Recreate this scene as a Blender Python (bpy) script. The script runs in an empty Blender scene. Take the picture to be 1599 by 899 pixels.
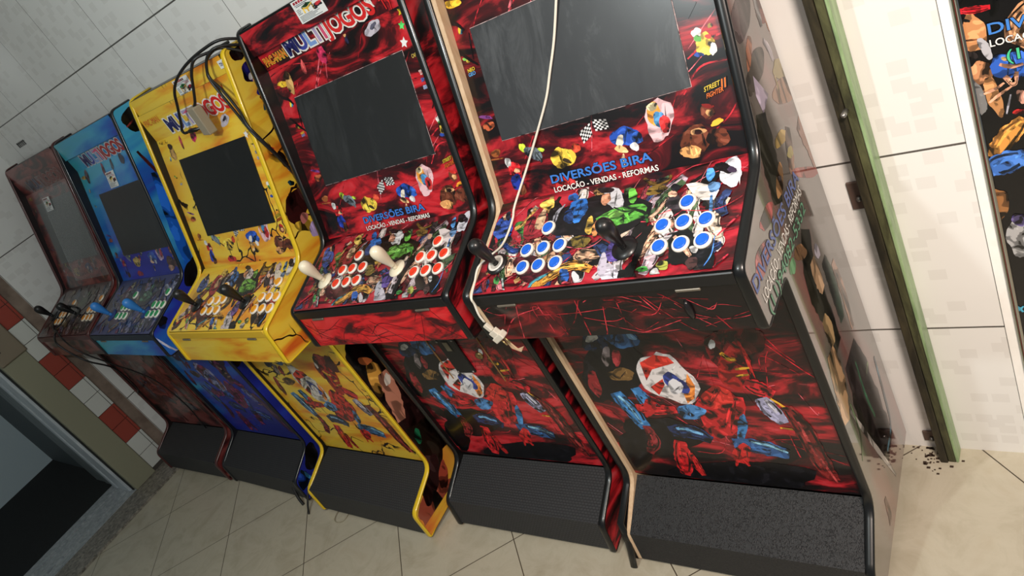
import bpy, bmesh, math, random
from mathutils import Vector, Matrix
sc = bpy.context.scene
COL = sc.collection
DZ = 0.012
# ---------------------------------------------------------------- camera
RR = [[0.751462, 0.466684, -0.46638], [-0.064808, -0.651246, -0.756094], [-0.656586, 0.598402, -0.459142]]
cam_d = bpy.data.cameras.new('camera'); cam = bpy.data.objects.new('camera', cam_d); COL.objects.link(cam)
cam_d.sensor_width = 36; cam_d.lens = 1131.73 / 1599 * 36; cam_d.clip_start = 0.02
M = Matrix(((RR[0][0], -RR[1][0], -RR[2][0], 0.574), (RR[0][1], -RR[1][1], -RR[2][1], -1.299),
            (RR[0][2], -RR[1][2], -RR[2][2], 1.5997 + DZ), (0, 0, 0, 1)))
cam.matrix_world = M
sc.camera = cam
# ---------------------------------------------------------------- light
sc.view_settings.view_transform = 'Standard'; sc.view_settings.look = 'None'
sc.view_settings.exposure = 0.0; sc.view_settings.gamma = 1.0; sc.view_settings.use_curve_mapping = False
w = bpy.data.worlds.new('World'); sc.world = w; w.use_nodes = True
w.node_tree.nodes['Background'].inputs[0].default_value = (0.86, 0.95, 1.0, 1)
w.node_tree.nodes['Background'].inputs[1].default_value = 0.16
def lamp(name, kind, loc, energy, col, size, target=None, shape='DISK', spread=None):
    l = bpy.data.lights.new(name, kind); l.energy = energy; l.color = col
    if kind == 'AREA':
        l.shape = shape; l.size = size
        if spread: l.spread = spread
    else: l.shadow_soft_size = size
    o = bpy.data.objects.new(name, l); COL.objects.link(o); o.location = loc
    if target: o.rotation_euler = (Vector(target) - Vector(loc)).to_track_quat('-Z', 'Y').to_euler()
    return o
lamp('key_bulb', 'POINT', (-0.62, -1.62, 2.2), 51, (0.93, 1.0, 0.99), 0.05)
lamp('warm_ceiling_lamp', 'AREA', (1.15, -1.5, 2.45), 27, (1.0, 0.84, 0.73), 0.5, (0.42, 0, 0.5), spread=1.75)

# print layouts: blobs, strokes and patches on a panel (metres)
CTL=[["b",[10,8,12],-.012,.082,.125,-.006,.023,.05],["b",[12,10,14],.201,.183,.03,.004,.008,.042],["b",[14,12,16],.243,.21,.018,.002,.005,.027],["b",[12,10,12],.096,.231,.021,.002,.004,.017],["b",[70,15,22],-.129,.189,.055,.014,.005,.032],["b",[50,80,160],-.252,.069,.03,.013,-.001,.03],["b",[205,160,130],-.254,.041,.01,.002,.003,.009],["b",[25,25,35],-.248,.039,.008,.001,.005,.013],["s",[35,65,140],.0138,[[-.243,.108],[-.201,.136],[-.177,.134]]],["b",[60,130,60],-.194,.077,.02,-.004,.011,.016],["s",[190,150,80],.0128,[[-.215,.08],[-.19,.064],[-.172,.034]]],["b",[140,28,40],-.157,.077,.032,.017,-.006,.036],["b",[205,170,130],-.148,.067,.013,.007,-.004,.023],["b",[222,190,90],-.142,.028,.014,-.007,.012,.014],["s",[150,150,160],.0052,[[-.094,.037],[-.105,.055],[-.106,.08]]],["s",[150,150,160],.0052,[[-.103,.044],[-.113,.059],[-.113,.076]]],["b",[40,105,190],-.056,.058,.025,.012,-.002,.027],["b",[35,90,170],-.077,.023,.013,.002,.003,.011],["b",[25,55,110],-.075,.071,.014,.002,.005,.017],["b",[205,165,70],-.015,.103,.011,.004,.002,.02],["b",[225,150,90],.001,.113,.007,.002,.002,.022],["b",[120,100,40],-.028,.138,.022,.003,.005,.016],["b",[200,200,205],.026,.045,.028,.015,-.002,.021],["b",[200,140,110],.007,.044,.012,.004,.002,.015],["b",[30,26,30],.001,.021,.019,.005,.001,.008],["b",[85,160,60],.057,.091,.049,-.003,.01,.023],["b",[95,175,65],.069,.048,.011,.004,.001,.017],["b",[130,200,90],.041,.085,.019,-.002,.004,.009],["s",[50,110,40],.0067,[[.08,.081],[.107,.096],[.116,.118]]],["s",[40,90,35],.0043,[[.031,.068],[.06,.083],[.085,.082]]],["b",[90,70,150],.062,.17,.02,.011,-.006,.027],["b",[214,212,226],.06,.223,.022,.002,.006,.025],["b",[190,188,205],.04,.199,.011,.003,.002,.024],["s",[200,140,55],.0242,[[-.121,.236],[-.09,.218],[-.053,.197],[-.023,.192],[.017,.206]]],["s",[225,175,80],.0084,[[-.082,.209],[-.049,.193],[-.001,.195]]],["s",[70,150,170],.0082,[[-.126,.246],[-.118,.221],[-.084,.204]]],["b",[45,100,190],-.043,.213,.012,.002,.004,.017],["b",[180,60,70],-.03,.239,.013,.001,.004,.012],["b",[210,210,215],-.014,.221,.008,-.001,.008,.014],["b",[70,140,150],.003,.247,.016,.006,-.001,.012],["s",[105,80,30],.0093,[[.085,.011],[.111,.03],[.139,.028],[.144,.016]]],["b",[120,95,40],.119,.045,.021,.0,.004,.012],["s",[215,170,140],.0193,[[.147,.133],[.13,.159],[.114,.198]]],["b",[45,40,50],.164,.084,.017,.006,.001,.019],["s",[215,170,145],.0083,[[.147,.068],[.136,.091],[.12,.111]]],["b",[220,175,150],.156,.062,.009,.002,.002,.008],["b",[25,22,28],.159,.048,.011,.002,.002,.008],["s",[12,12,14],.0167,[[.127,.125],[.115,.152],[.106,.232]]],["p",[238,234,228],[[.179,.045],[.2,.045],[.224,.056],[.247,.072],[.241,.092],[.219,.088],[.199,.073]]],["b",[225,232,246],.263,.037,.022,.011,-.002,.029],["b",[15,14,18],.248,.024,.017,.009,-.001,.011],["b",[60,50,70],.264,.032,.009,.002,.001,.007],["b",[75,145,215],.224,.033,.009,.003,.002,.015],["b",[90,130,180],.236,.063,.011,.002,.002,.013],["s",[80,135,195],.0063,[[.234,.08],[.238,.109],[.238,.123]]],["s",[70,130,220],.0023,[[.255,.168],[.255,.203],[.244,.228]]],["s",[190,150,125],.0098,[[.178,.157],[.201,.183],[.217,.203]]],["b",[70,50,45],.222,.217,.011,.001,.003,.013],["b",[165,172,80],.167,.215,.01,-.003,.005,.01],["b",[175,175,175],.156,.232,.01,-.003,.006,.011],["b",[60,140,60],.128,.218,.011,-.001,.002,.006],["b",[200,200,200],.221,.19,.007,.001,.002,.008],["b",[195,195,195],.223,.163,.007,.001,.001,.007],["s",[210,120,130],.0172,[[-.218,.201],[-.195,.235]]],["b",[70,150,80],-.219,.206,.008,.001,.004,.011],["s",[180,200,200],.0047,[[-.205,.202],[-.182,.247]]],["s",[190,30,50],.0076,[[-.285,.217],[-.23,.178]]],["s",[215,60,80],.004,[[.259,.168],[.291,.132]]],["s",[215,50,70],.0038,[[.262,.23],[.285,.207]]]]
LOW=[["b",[8,8,10],-.175,.238,.058,.032,-.093,.12],["b",[8,8,10],-.132,.456,.095,.016,-.038,.07],["b",[8,8,10],-.238,.523,.055,-.006,-.034,.077],["b",[8,8,10],.019,.594,.181,-.003,-.024,.061],["b",[25,40,70],-.174,.141,.033,.001,-.017,.034],["b",[45,95,150],-.099,.135,.036,.015,-.019,.028],["b",[120,170,210],-.071,.131,.011,.007,-.006,.007],["b",[205,205,200],-.176,.131,.018,-.006,-.002,.012],["b",[120,105,110],-.164,.189,.013,.0,-.014,.029],["b",[150,40,45],-.138,.194,.013,.0,-.012,.025],["b",[120,88,50],-.151,.248,.036,.004,-.011,.02],["b",[130,30,35],-.242,.279,.018,-.005,-.013,.047],["s",[50,115,175],.0503,[[-.197,.309],[-.179,.372],[-.166,.436]]],["s",[120,180,220],.0111,[[-.193,.32],[-.177,.367],[-.171,.42]]],["s",[55,120,180],.0398,[[-.135,.292],[-.123,.338],[-.117,.379]]],["s",[130,35,40],.0326,[[-.161,.425],[-.164,.481],[-.197,.53]]],["b",[226,222,222],-.037,.262,.041,.069,-.049,.049],["p",[205,45,35],[[-.084,.21],[-.039,.187],[-.007,.194],[.001,.213],[-.062,.232],[-.092,.268]]],["p",[205,45,35],[[-.048,.262],[-.091,.289],[-.079,.315],[-.05,.28]]],["p",[228,130,54],[[.019,.245],[.023,.284],[.007,.323],[-.017,.341],[-.015,.312]]],["b",[45,65,150],-.020999999999999998,.276,.0176,.027,-.0189,.0189],["b",[230,230,235],-.026,.287,.001,.025,-.017,.01],["b",[185,32,34],.052,.37,.061,.009,-.033,.074],["s",[185,32,34],.0359,[[-.161,.361],[-.118,.364],[-.055,.364]]],["b",[185,32,34],-.124,.359,.019,-.001,-.013,.03],["b",[195,40,38],.062,.321,.03,.012,-.021,.038],["b",[70,130,190],-.02,.369,.035,.007,-.012,.023],["s",[30,50,90],.0499,[[-.103,.442],[-.046,.438],[-.004,.466]]],["s",[110,170,220],.0124,[[-.082,.43],[-.058,.43],[-.019,.446]]],["b",[60,125,185],.086,.417,.012,.002,-.018,.042],["s",[40,85,140],.0515,[[.046,.472],[.113,.48],[.167,.498]]],["s",[130,190,230],.0102,[[.091,.462],[.129,.471],[.166,.492]]],["s",[195,32,36],.0456,[[-.091,.474],[-.109,.543],[-.127,.606]]],["s",[185,34,38],.0218,[[-.08,.517],[-.08,.568],[-.075,.602]]],["b",[200,34,38],.055,.507,.025,-.003,-.011,.033],["s",[200,34,38],.0118,[[.05,.524],[.059,.55]]],["s",[200,34,38],.0072,[[.038,.525],[.026,.554]]],["b",[120,20,22],.142,.169,.039,.024,-.035,.056],["b",[150,26,26],.134,.229,.042,-.009,-.013,.062],["s",[225,170,40],.0133,[[.118,.185],[.13,.203],[.144,.205]]],["s",[215,165,45],.007,[[.133,.233],[.165,.229]]],["s",[215,165,45],.007,[[.127,.255],[.157,.248]]],["b",[225,225,225],.108,.161,.007,.0,-.005,.014],["b",[60,12,14],.196,.154,.023,.001,-.013,.041],["s",[190,32,40],.0461,[[.139,.273],[.165,.29],[.191,.308]]],["s",[150,150,178],.0445,[[.16,.318],[.171,.354],[.187,.395]]],["s",[200,200,215],.0112,[[.168,.322],[.181,.363]]],["s",[225,165,50],.0079,[[.179,.317],[.208,.357],[.207,.408],[.173,.41]]],["s",[105,24,26],.0439,[[.206,.343],[.222,.416],[.231,.522],[.242,.576]]],["s",[170,60,60],.0074,[[.217,.388],[.225,.473],[.247,.581]]]]
BEZ=[["b",[238,196,70],-.092,.405,.029,-.001,.0,.022],["b",[205,70,50],-.055,.392,.01,.002,-.003,.01],["b",[190,50,50],-.104,.458,.024,.004,-.005,.017],["b",[60,50,30],-.084,.413,.008,.006,-.004,.003],["b",[35,80,175],.059,.394,.03,.002,-.002,.02],["b",[45,95,190],.084,.402,.01,.009,-.008,.007],["b",[235,225,210],.047,.4,.008,.003,-.005,.01],["b",[238,190,130],.045,.416,.014,.005,-.003,.006],["b",[235,235,235],.075,.417,.009,.002,-.002,.008],["b",[190,50,50],.05,.471,.015,.003,-.001,.005],["b",[235,190,150],.043,.44,.005,.001,-.004,.013],["b",[235,190,200],.138,.379,.028,.003,-.004,.038],["b",[225,150,60],.131,.369,.016,.002,-.002,.021],["b",[70,130,180],.138,.379,.011,.001,-.002,.016],["b",[200,50,50],.147,.39,.01,.001,-.002,.018],["b",[240,230,180],.13,.354,.01,.002,-.002,.008],["b",[95,48,28],.198,.43,.03,.006,-.005,.023],["b",[110,56,34],.24,.435,.02,-.003,.003,.017],["b",[200,150,100],.206,.417,.014,.002,-.001,.006],["b",[215,155,95],.184,.45,.02,.002,-.002,.012],["b",[110,52,34],.231,.388,.012,.003,-.003,.012],["b",[215,160,105],.234,.39,.007,.002,-.001,.005],["b",[190,40,35],.234,.378,.01,.003,-.001,.004],["b",[235,150,40],.244,.409,.012,-.002,.001,.005],["b",[40,15,12],.206,.418,.008,.001,-.001,.004],["b",[205,35,40],-.221,.404,.015,.001,-.002,.017],["b",[35,60,170],-.225,.434,.016,.001,-.003,.02],["b",[230,230,230],-.235,.387,.009,-.001,.001,.01],["s",[205,35,40],.0087,[[-.237,.414],[-.234,.395]]],["b",[110,60,35],-.217,.451,.01,.002,-.005,.013],["b",[230,180,140],-.217,.408,.008,.001,-.002,.005],["b",[150,85,40],-.261,.361,.012,.002,-.004,.009],["s",[150,85,40],.0035,[[-.285,.372],[-.243,.375]]],["b",[190,220,60],-.186,.364,.008,-.001,.001,.01],["b",[110,120,130],-.162,.381,.017,.016,-.011,.008],["b",[180,210,60],-.14,.378,.008,.002,-.001,.004],["s",[120,130,140],.0082,[[-.16,.374],[-.149,.396],[-.146,.404]]],["p",[235,235,235],[[-.038,.364],[-.009,.352],[-.009,.375],[-.034,.388]]],["p",[235,235,235],[[-.002,.347],[.029,.353],[.031,.372],[-.0,.37]]],["b",[230,195,70],.254,.277,.016,.002,-.001,.021],["b",[235,235,225],.243,.254,.009,.003,-.002,.007],["b",[90,160,70],.243,.264,.006,.002,-.001,.006],["b",[50,80,170],.239,.29,.008,.002,-.001,.004],["b",[210,60,50],.262,.266,.005,.002,-.001,.004],["b",[235,235,225],.266,.288,.006,.002,-.002,.01],["b",[240,200,80],.269,.25,.004,.001,-.001,.004],["b",[70,150,200],-.258,.096,.005,.002,-.003,.008],["b",[230,200,60],-.262,.094,.004,.001,-.003,.007],["b",[120,190,90],-.271,.153,.005,.002,-.001,.003],["b",[220,200,70],-.263,.159,.005,.001,-.001,.003],["b",[120,60,130],-.26,.281,.02,.006,-.002,.003],["b",[190,95,60],-.258,.301,.016,-.003,.003,.009],["b",[230,180,50],-.262,.04,.026,.003,-.0,.008],["s",[14,8,10],.0084,[[-.302,.053],[-.288,.07],[-.265,.081],[-.249,.098]]],["s",[14,8,10],.0044,[[-.239,.106],[-.244,.137],[-.247,.16]]],["s",[14,8,10],.0066,[[-.288,.127],[-.261,.154],[-.238,.174]]],["s",[14,8,10],.0037,[[.254,.206],[.244,.216],[.234,.227]]]]
SIDE5=[["b",[58,50,46],-.203,1.204,.037,-.018,-.035,-.028],["b",[118,62,55],-.092,1.175,.036,-.017,-.024,-.019],["s",[168,108,72],.0389,[[-.094,1.158],[-.083,1.13],[-.087,1.112]]],["s",[128,130,132],.0193,[[-.121,1.202],[-.125,1.177],[-.13,1.153]]],["b",[60,54,52],-.222,1.115,.029,-.018,-.052,-.018],["b",[165,105,70],-.222,1.149,.012,-.006,-.024,-.019],["s",[175,170,180],.0168,[[-.144,1.134],[-.131,1.108],[-.13,1.087]]],["b",[165,155,108],-.1,1.056,.047,-.025,-.016,-.013],["b",[165,130,112],-.131,1.024,.037,-.026,-.042,-.007],["s",[150,135,90],.0089,[[-.148,1.065],[-.151,1.04],[-.165,1.022]]],["p",[182,172,198],[[-.24,1.114],[-.204,1.058],[-.252,1.046],[-.257,1.084]]],["s",[14,13,14],.0695,[[-.265,1.054],[-.287,1.002],[-.305,.952],[-.326,.907]]],["b",[165,145,70],-.217,.975,.018,-.015,-.028,-.002],["s",[150,120,100],.035,[[-.171,.971],[-.2,.933],[-.223,.9]]],["b",[160,150,70],-.199,.933,.014,-.009,-.009,-.007],["b",[195,145,88],-.287,.929,.015,-.01,-.025,-.019],["b",[20,18,18],-.284,.933,.008,-.006,-.004,-.003],["s",[150,120,105],.0506,[[-.115,.948],[-.094,.895],[-.093,.834]]],["b",[165,80,80],-.387,.924,.014,-.013,-.038,-.006],["b",[150,75,75],-.155,.86,.058,-.038,-.01,-.008],["s",[14,13,13],.0716,[[-.254,.796],[-.304,.726],[-.3,.642],[-.296,.533]]],["b",[190,145,95],-.312,.786,.023,-.019,-.014,-.01],["b",[85,140,100],-.364,.795,.011,-.009,-.014,-.01],["s",[185,150,115],.0419,[[-.276,.738],[-.277,.694],[-.273,.661]]],["s",[22,58,45],.0469,[[-.221,.697],[-.22,.633],[-.233,.546]]],["s",[185,150,125],.0308,[[-.183,.659],[-.181,.581],[-.196,.489]]],["s",[198,165,112],.0436,[[-.319,.628],[-.314,.586],[-.318,.556]]],["b",[185,180,195],-.238,.73,.012,-.008,-.003,-.016],["b",[160,75,78],-.458,.889,.018,-.018,-.046,-.007],["s",[200,160,115],.0687,[[-.344,.563],[-.358,.48],[-.39,.406]]],["s",[14,12,12],.1418,[[-.253,.474],[-.257,.326],[-.23,.136]]],["s",[20,90,60],.0106,[[-.247,.438],[-.256,.348],[-.247,.266]]],["s",[90,150,170],.0127,[[-.139,.345],[-.153,.255],[-.177,.163],[-.248,.15]]],["s",[202,196,192],.0142,[[-.357,.405],[-.303,.232],[-.248,.064]]],["s",[120,150,95],.0092,[[-.183,.373],[-.213,.365]]],["s",[150,110,100],.0242,[[-.351,.112],[-.359,.06],[-.381,.035]]],["s",[110,140,100],.0071,[[-.344,.413],[-.351,.329],[-.387,.285]]]]
SIDE3=[["b",[34,20,20],-.30,.42,.13,.0,.0,.30],["b",[150,70,52],-.46,.06,.10,.0,.0,.06],["b",[20,14,12],-.085,1.534,.018,-.009,-.02,-.021],["s",[170,60,35],.0041,[[-.085,1.549],[-.068,1.545],[-.069,1.53]]],["b",[38,36,115],-.09,1.474,.024,-.005,-.008,-.024],["b",[215,215,215],-.094,1.463,.007,-.001,-.004,-.009],["b",[205,150,110],-.09,1.451,.005,-.003,-.003,-.004],["b",[38,36,115],-.097,1.42,.008,-.005,-.009,-.009],["b",[190,45,40],-.102,1.404,.006,-.004,-.005,-.006],["b",[30,70,90],-.107,1.382,.007,-.004,-.01,-.011],["s",[15,12,10],.005,[[-.185,1.313],[-.132,1.32],[-.119,1.35]]],["b",[20,15,12],-.166,1.239,.013,-.002,-.003,-.023],["b",[180,50,40],-.176,1.28,.006,-.004,-.004,-.004],["b",[40,110,130],-.19,1.173,.008,-.006,-.005,-.006],["b",[220,220,215],-.164,1.205,.007,-.004,-.004,-.004],["b",[46,20,18],-.219,1.112,.028,-.028,-.042,-.032],["b",[222,180,60],-.236,1.056,.024,-.018,-.013,-.014],["b",[170,150,200],-.218,1.028,.013,-.01,-.015,-.017],["b",[180,110,100],-.223,1.074,.011,-.008,-.01,-.012],["b",[14,12,12],-.338,.617,.034,-.091,-.062,-.012],["b",[220,160,70],-.357,.548,.028,-.016,-.018,-.053],["s",[200,130,105],.0582,[[-.329,.545],[-.347,.46],[-.378,.374]]],["b",[225,215,205],-.329,.513,.008,-.009,-.014,-.016],["b",[200,110,60],-.352,.618,.017,-.017,-.009,-.01],["b",[24,16,15],-.377,.233,.06,-.041,-.036,-.107],["b",[30,110,75],-.367,.286,.01,-.01,-.014,-.023],["b",[40,22,22],-.427,.145,.025,-.032,-.061,-.064],["b",[165,75,55],-.382,.103,.013,-.016,-.035,-.036],["b",[12,10,10],-.46,.051,.02,-.016,-.014,-.042]]
SIDE2=[["b",[26,16,20],-.075,1.501,.041,-.024,-.032,-.036],["s",[140,50,45],.006,[[-.128,1.492],[-.075,1.501],[-.018,1.496]]],["b",[36,38,110],-.076,1.375,.025,-.006,-.017,-.043],["b",[215,215,220],-.079,1.348,.008,-.005,-.012,-.013],["s",[74,26,28],.013,[[-.155,1.412],[-.142,1.287],[-.132,1.19]]],["s",[25,90,195],.0374,[[-.155,1.326],[-.228,1.138],[-.299,.94]]],["s",[12,14,20],.0073,[[-.206,1.09],[-.149,1.077]]],["b",[190,50,60],-.223,1.015,.008,-.006,-.006,-.008],["b",[110,130,120],-.228,.962,.028,-.01,-.005,-.014],["b",[180,40,70],-.223,.899,.009,-.006,-.008,-.009],["b",[40,20,20],-.347,.673,.028,-.056,-.08,-.04],["b",[14,13,16],-.282,.985,.018,-.021,-.049,-.038],["b",[20,40,130],-.487,.917,.011,-.01,-.013,-.015],["s",[205,205,225],.0073,[[-.539,.895],[-.528,.85],[-.513,.808]]],["b",[10,12,30],-.48,.925,.014,-.014,-.01,-.011],["b",[25,60,150],-.501,.068,.02,-.026,-.028,-.031],["s",[60,140,190],.014,[[-.488,.118],[-.476,.059]]],["b",[12,14,20],-.418,.122,.021,-.026,-.034,-.037]]
POST=[["b",[14,12,14],.407,1.098,.024,-.009,-.002,-.013],["b",[196,140,92],.397,1.054,.016,-.005,-.005,-.032],["s",[200,32,44],.012,[[.384,1.096],[.403,1.092],[.424,1.09]]],["s",[20,16,16],.0051,[[.384,1.082],[.395,1.075]]],["s",[150,95,60],.0041,[[.384,1.045],[.401,1.042]]],["b",[20,18,20],.429,1.086,.004,-.004,-.006,-.012],["b",[40,36,38],.39,1.018,.008,-.005,-.001,-.005],["b",[180,180,184],.408,1.024,.007,.002,.005,-.019],["b",[196,140,95],.395,.977,.018,.004,.003,-.027],["b",[120,120,118],.386,.942,.01,.003,.006,-.033],["b",[185,130,85],.408,.936,.011,.002,.005,-.035],["b",[45,95,190],.437,.983,.024,-.007,-.004,-.028],["b",[190,160,110],.432,.998,.006,-.004,-.001,-.003],["s",[205,150,120],.0071,[[.423,.991],[.437,.983],[.454,.983]]],["s",[205,150,120],.0102,[[.427,.968],[.434,.957],[.438,.953],[.444,.972]]],["s",[205,150,120],.0051,[[.395,.944],[.412,.949],[.425,.957]]],["s",[205,150,120],.0054,[[.4,.926],[.417,.938],[.434,.948]]],["b",[205,150,130],.445,.926,.007,-.002,-.001,-.012],["s",[170,170,180],.0032,[[.421,.899],[.431,.934]]],["b",[195,40,40],.439,.899,.01,.0,.0,-.005],["s",[215,150,70],.0341,[[.392,.818],[.414,.853],[.445,.884]]],["s",[60,110,185],.0454,[[.381,.794],[.404,.803],[.441,.813]]],["b",[150,100,60],.386,.718,.016,-.003,-.004,-.031],["b",[60,50,110],.411,.681,.011,-.002,-.001,-.011],["b",[165,165,170],.406,.637,.017,-.002,-.005,-.045],["b",[110,95,150],.411,.677,.01,-.002,-.002,-.012],["s",[70,160,190],.0058,[[.38,.475],[.392,.454]]],["s",[70,160,190],.0045,[[.381,.454],[.394,.469]]]]
# ---------------------------------------------------------------- materials
def lin(c):
    f = lambda v: v / 12.92 if v <= 0.04045 else ((v + 0.055) / 1.055) ** 2.4
    return tuple(f(x / 255.0) for x in c) + (1.0,)
MC = {}
def mat(name, col, rough=0.45, metal=0.0, coat=0.0, bump=None):
    key = (name, tuple(col), rough, metal, coat)
    if key in MC: return MC[key]
    m = bpy.data.materials.new(name); m.use_nodes = True
    b = m.node_tree.nodes['Principled BSDF']
    b.inputs['Base Color'].default_value = lin(col); b.inputs['Roughness'].default_value = rough
    b.inputs['Metallic'].default_value = metal; b.inputs['Coat Weight'].default_value = coat
    b.inputs['Coat Roughness'].default_value = 0.08
    MC[key] = m
    return m
INKS = {}
def ink(col, rough, grain):
    key = (col, rough, grain)
    if key in INKS: return INKS[key]
    k = NT('print_ink', rough, 0.2); o = k.uv(True); r = (sum(col) * 0.37) % 3.0
    n = k.noise(k.mapping(o, loc=(r, r * 2, r * 3), rot=(r, r * 0.7, r * 1.3), scale=(1, 2.4, 1)), grain, 1.6, 0.5, 0.6)
    sh = lambda f, g=0: tuple(min(255, int(x * f + g)) for x in col)
    if min(col) > 185: k.color(k.ramp(n, [(0.36, sh(0.62)), (0.40, sh(0.82)), (0.47, sh(0.86)), (0.49, col)]))
    else: k.color(k.ramp(n, [(0.375, sh(0.2)), (0.395, sh(0.6)), (0.465, sh(0.66)), (0.485, col), (0.60, col), (0.625, sh(1.14, 14))]))
    INKS[key] = k.m
    return k.m
class NT:
    def __init__(s, name, rough=0.3, coat=0.0, metal=0.0):
        s.m = bpy.data.materials.new(name); s.m.use_nodes = True; s.t = s.m.node_tree
        s.b = s.t.nodes['Principled BSDF']; s.b.inputs['Roughness'].default_value = rough
        s.b.inputs['Coat Weight'].default_value = coat; s.b.inputs['Metallic'].default_value = metal
    def n(s, typ, props=None, **ins):
        x = s.t.nodes.new(typ)
        for k, v in (props or {}).items(): setattr(x, k, v)
        for k, v in ins.items():
            i = x.inputs[int(k[1:])] if (k[0] == 'i' and k[1:].isdigit()) else x.inputs[k.replace('_', ' ')]
            if hasattr(v, 'links'): s.t.links.new(v, i)
            else: i.default_value = v
        return x
    def math(s, op, a, b=0.0, c=0.0): return s.n('ShaderNodeMath', {'operation': op}, i0=a, i1=b, i2=c).outputs[0]
    def mix(s, f, a, b):
        x = s.t.nodes.new('ShaderNodeMix'); x.data_type = 'RGBA'
        for i, v in ((0, f), (6, a), (7, b)):
            if hasattr(v, 'links'): s.t.links.new(v, x.inputs[i])
            else: x.inputs[i].default_value = v
        return x.outputs[2]
    def ramp(s, fac, stops, interp='LINEAR'):
        x = s.t.nodes.new('ShaderNodeValToRGB'); x.color_ramp.interpolation = interp
        el = x.color_ramp.elements
        while len(el) < len(stops): el.new(0.5)
        for e, (p, c) in zip(el, stops): e.position = p; e.color = c if len(c) == 4 else lin(c)
        s.t.links.new(fac, x.inputs[0]); return x.outputs[0]
    def uv(s, obj=False):
        x = s.t.nodes.new('ShaderNodeTexCoord'); return x.outputs['Object' if obj else 'UV']
    def mapping(s, v, loc=(0, 0, 0), rot=(0, 0, 0), scale=(1, 1, 1)):
        return s.n('ShaderNodeMapping', Vector=v, Location=loc, Rotation=rot, Scale=scale).outputs[0]
    def noise(s, v, scale, detail=4.0, rough=0.55, dist=0.0, typ='FBM'):
        return s.n('ShaderNodeTexNoise', {'noise_type': typ}, Vector=v, Scale=scale, Detail=detail, Roughness=rough, Distortion=dist).outputs[0]
    def color(s, c): s.t.links.new(c, s.b.inputs['Base Color'])
    def bump(s, h, strength=0.3, dist=0.002):
        x = s.n('ShaderNodeBump', Height=h, Strength=strength, Distance=dist); s.t.links.new(x.outputs[0], s.b.inputs['Normal'])
BLK = (12, 8, 10, 255)
def art_red(name, hi=(205, 30, 40), glow=(225, 90, 90), bias=0.0, rot=-0.6, dull=(70, 12, 18)):
    k = NT(name, 0.28, 0.25); uv = k.uv()
    v = k.mapping(uv, rot=(0, 0, rot), scale=(3.2, 9.0, 1))
    n1 = k.noise(v, 1.6, 5, 0.6, 0.9)
    n2 = k.noise(k.mapping(uv, loc=(3.1, 1.7, 0), rot=(0, 0, rot + 1.3), scale=(2.4, 11, 1)), 2.6, 3, 0.5, 1.2, 'RIDGED_MULTIFRACTAL')
    base = k.ramp(n1, [(0.42 - bias, (14, 9, 11)), (0.50 - bias, dull), (0.60 - bias, hi), (0.82 - bias, glow)])
    st = k.ramp(n2, [(0.62, (0, 0, 0, 1)), (0.95, (1, 1, 1, 1))])
    stm = k.math('MULTIPLY', st, 0.42)
    k.color(k.mix(stm, base, lin(glow))); return k.m
def art_gold(name):
    k = NT(name, 0.3, 0.2); uv = k.uv()
    v = k.mapping(uv, rot=(0, 0, 0.75), scale=(1.4, 7, 1))
    n1 = k.noise(v, 1.5, 4, 0.55, 0.5)
    base = k.ramp(n1, [(0.32, (205, 84, 28)), (0.41, (228, 150, 40)), (0.50, (236, 196, 60)), (0.62, (238, 206, 78)), (0.74, (220, 140, 44))])
    big = k.noise(uv, 2.2, 1, 0.5)
    base = k.mix(k.math('MULTIPLY', k.ramp(big, [(0.55, (0, 0, 0, 1)), (0.68, (1, 1, 1, 1))]), 0.7), base, lin((208, 62, 26)))
    vd = k.mapping(uv, scale=(1, 1, 1))
    vd2 = k.n('ShaderNodeMixRGB', i0=0.10, i1=vd, i2=k.n('ShaderNodeTexNoise', Vector=uv, Scale=12.0).outputs[1]).outputs[0]
    vo = k.n('ShaderNodeTexVoronoi', {'feature': 'DISTANCE_TO_EDGE'}, Vector=vd2, Scale=7.0).outputs[0]
    msk = k.ramp(k.noise(k.mapping(uv, loc=(5, 2, 0)), 6.0, 1), [(0.5, (0, 0, 0, 1)), (0.56, (1, 1, 1, 1))])
    ck = k.math('MULTIPLY', k.math('LESS_THAN', vo, 0.018), msk)
    k.color(k.mix(ck, base, lin((25, 14, 8)))); return k.m
def art_blue(name, side=False):
    k = NT(name, 0.26, 0.2); uv = k.uv()
    n1 = k.noise(k.mapping(uv, rot=(0, 0, 0.9), scale=(1.2, 5, 1)), 1.6, 3, 0.5, 0.5)
    sx = k.n('ShaderNodeSeparateXYZ', Vector=uv).outputs
    g = k.math('ADD', k.math('MULTIPLY', n1, 0.75), k.math('ADD', k.math('MULTIPLY', sx[0], 0.55), k.math('MULTIPLY', sx[1], 0.75)) if not side else k.math('ADD', 0.47, k.math('MULTIPLY', sx[1], -0.32)))
    k.color(k.ramp(g, [(0.16, (60, 165, 165)), (0.36, (70, 165, 205)), (0.50, (30, 105, 190)), (0.62, (40, 52, 165)), (0.82, (30, 40, 130))])); return k.m
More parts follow.
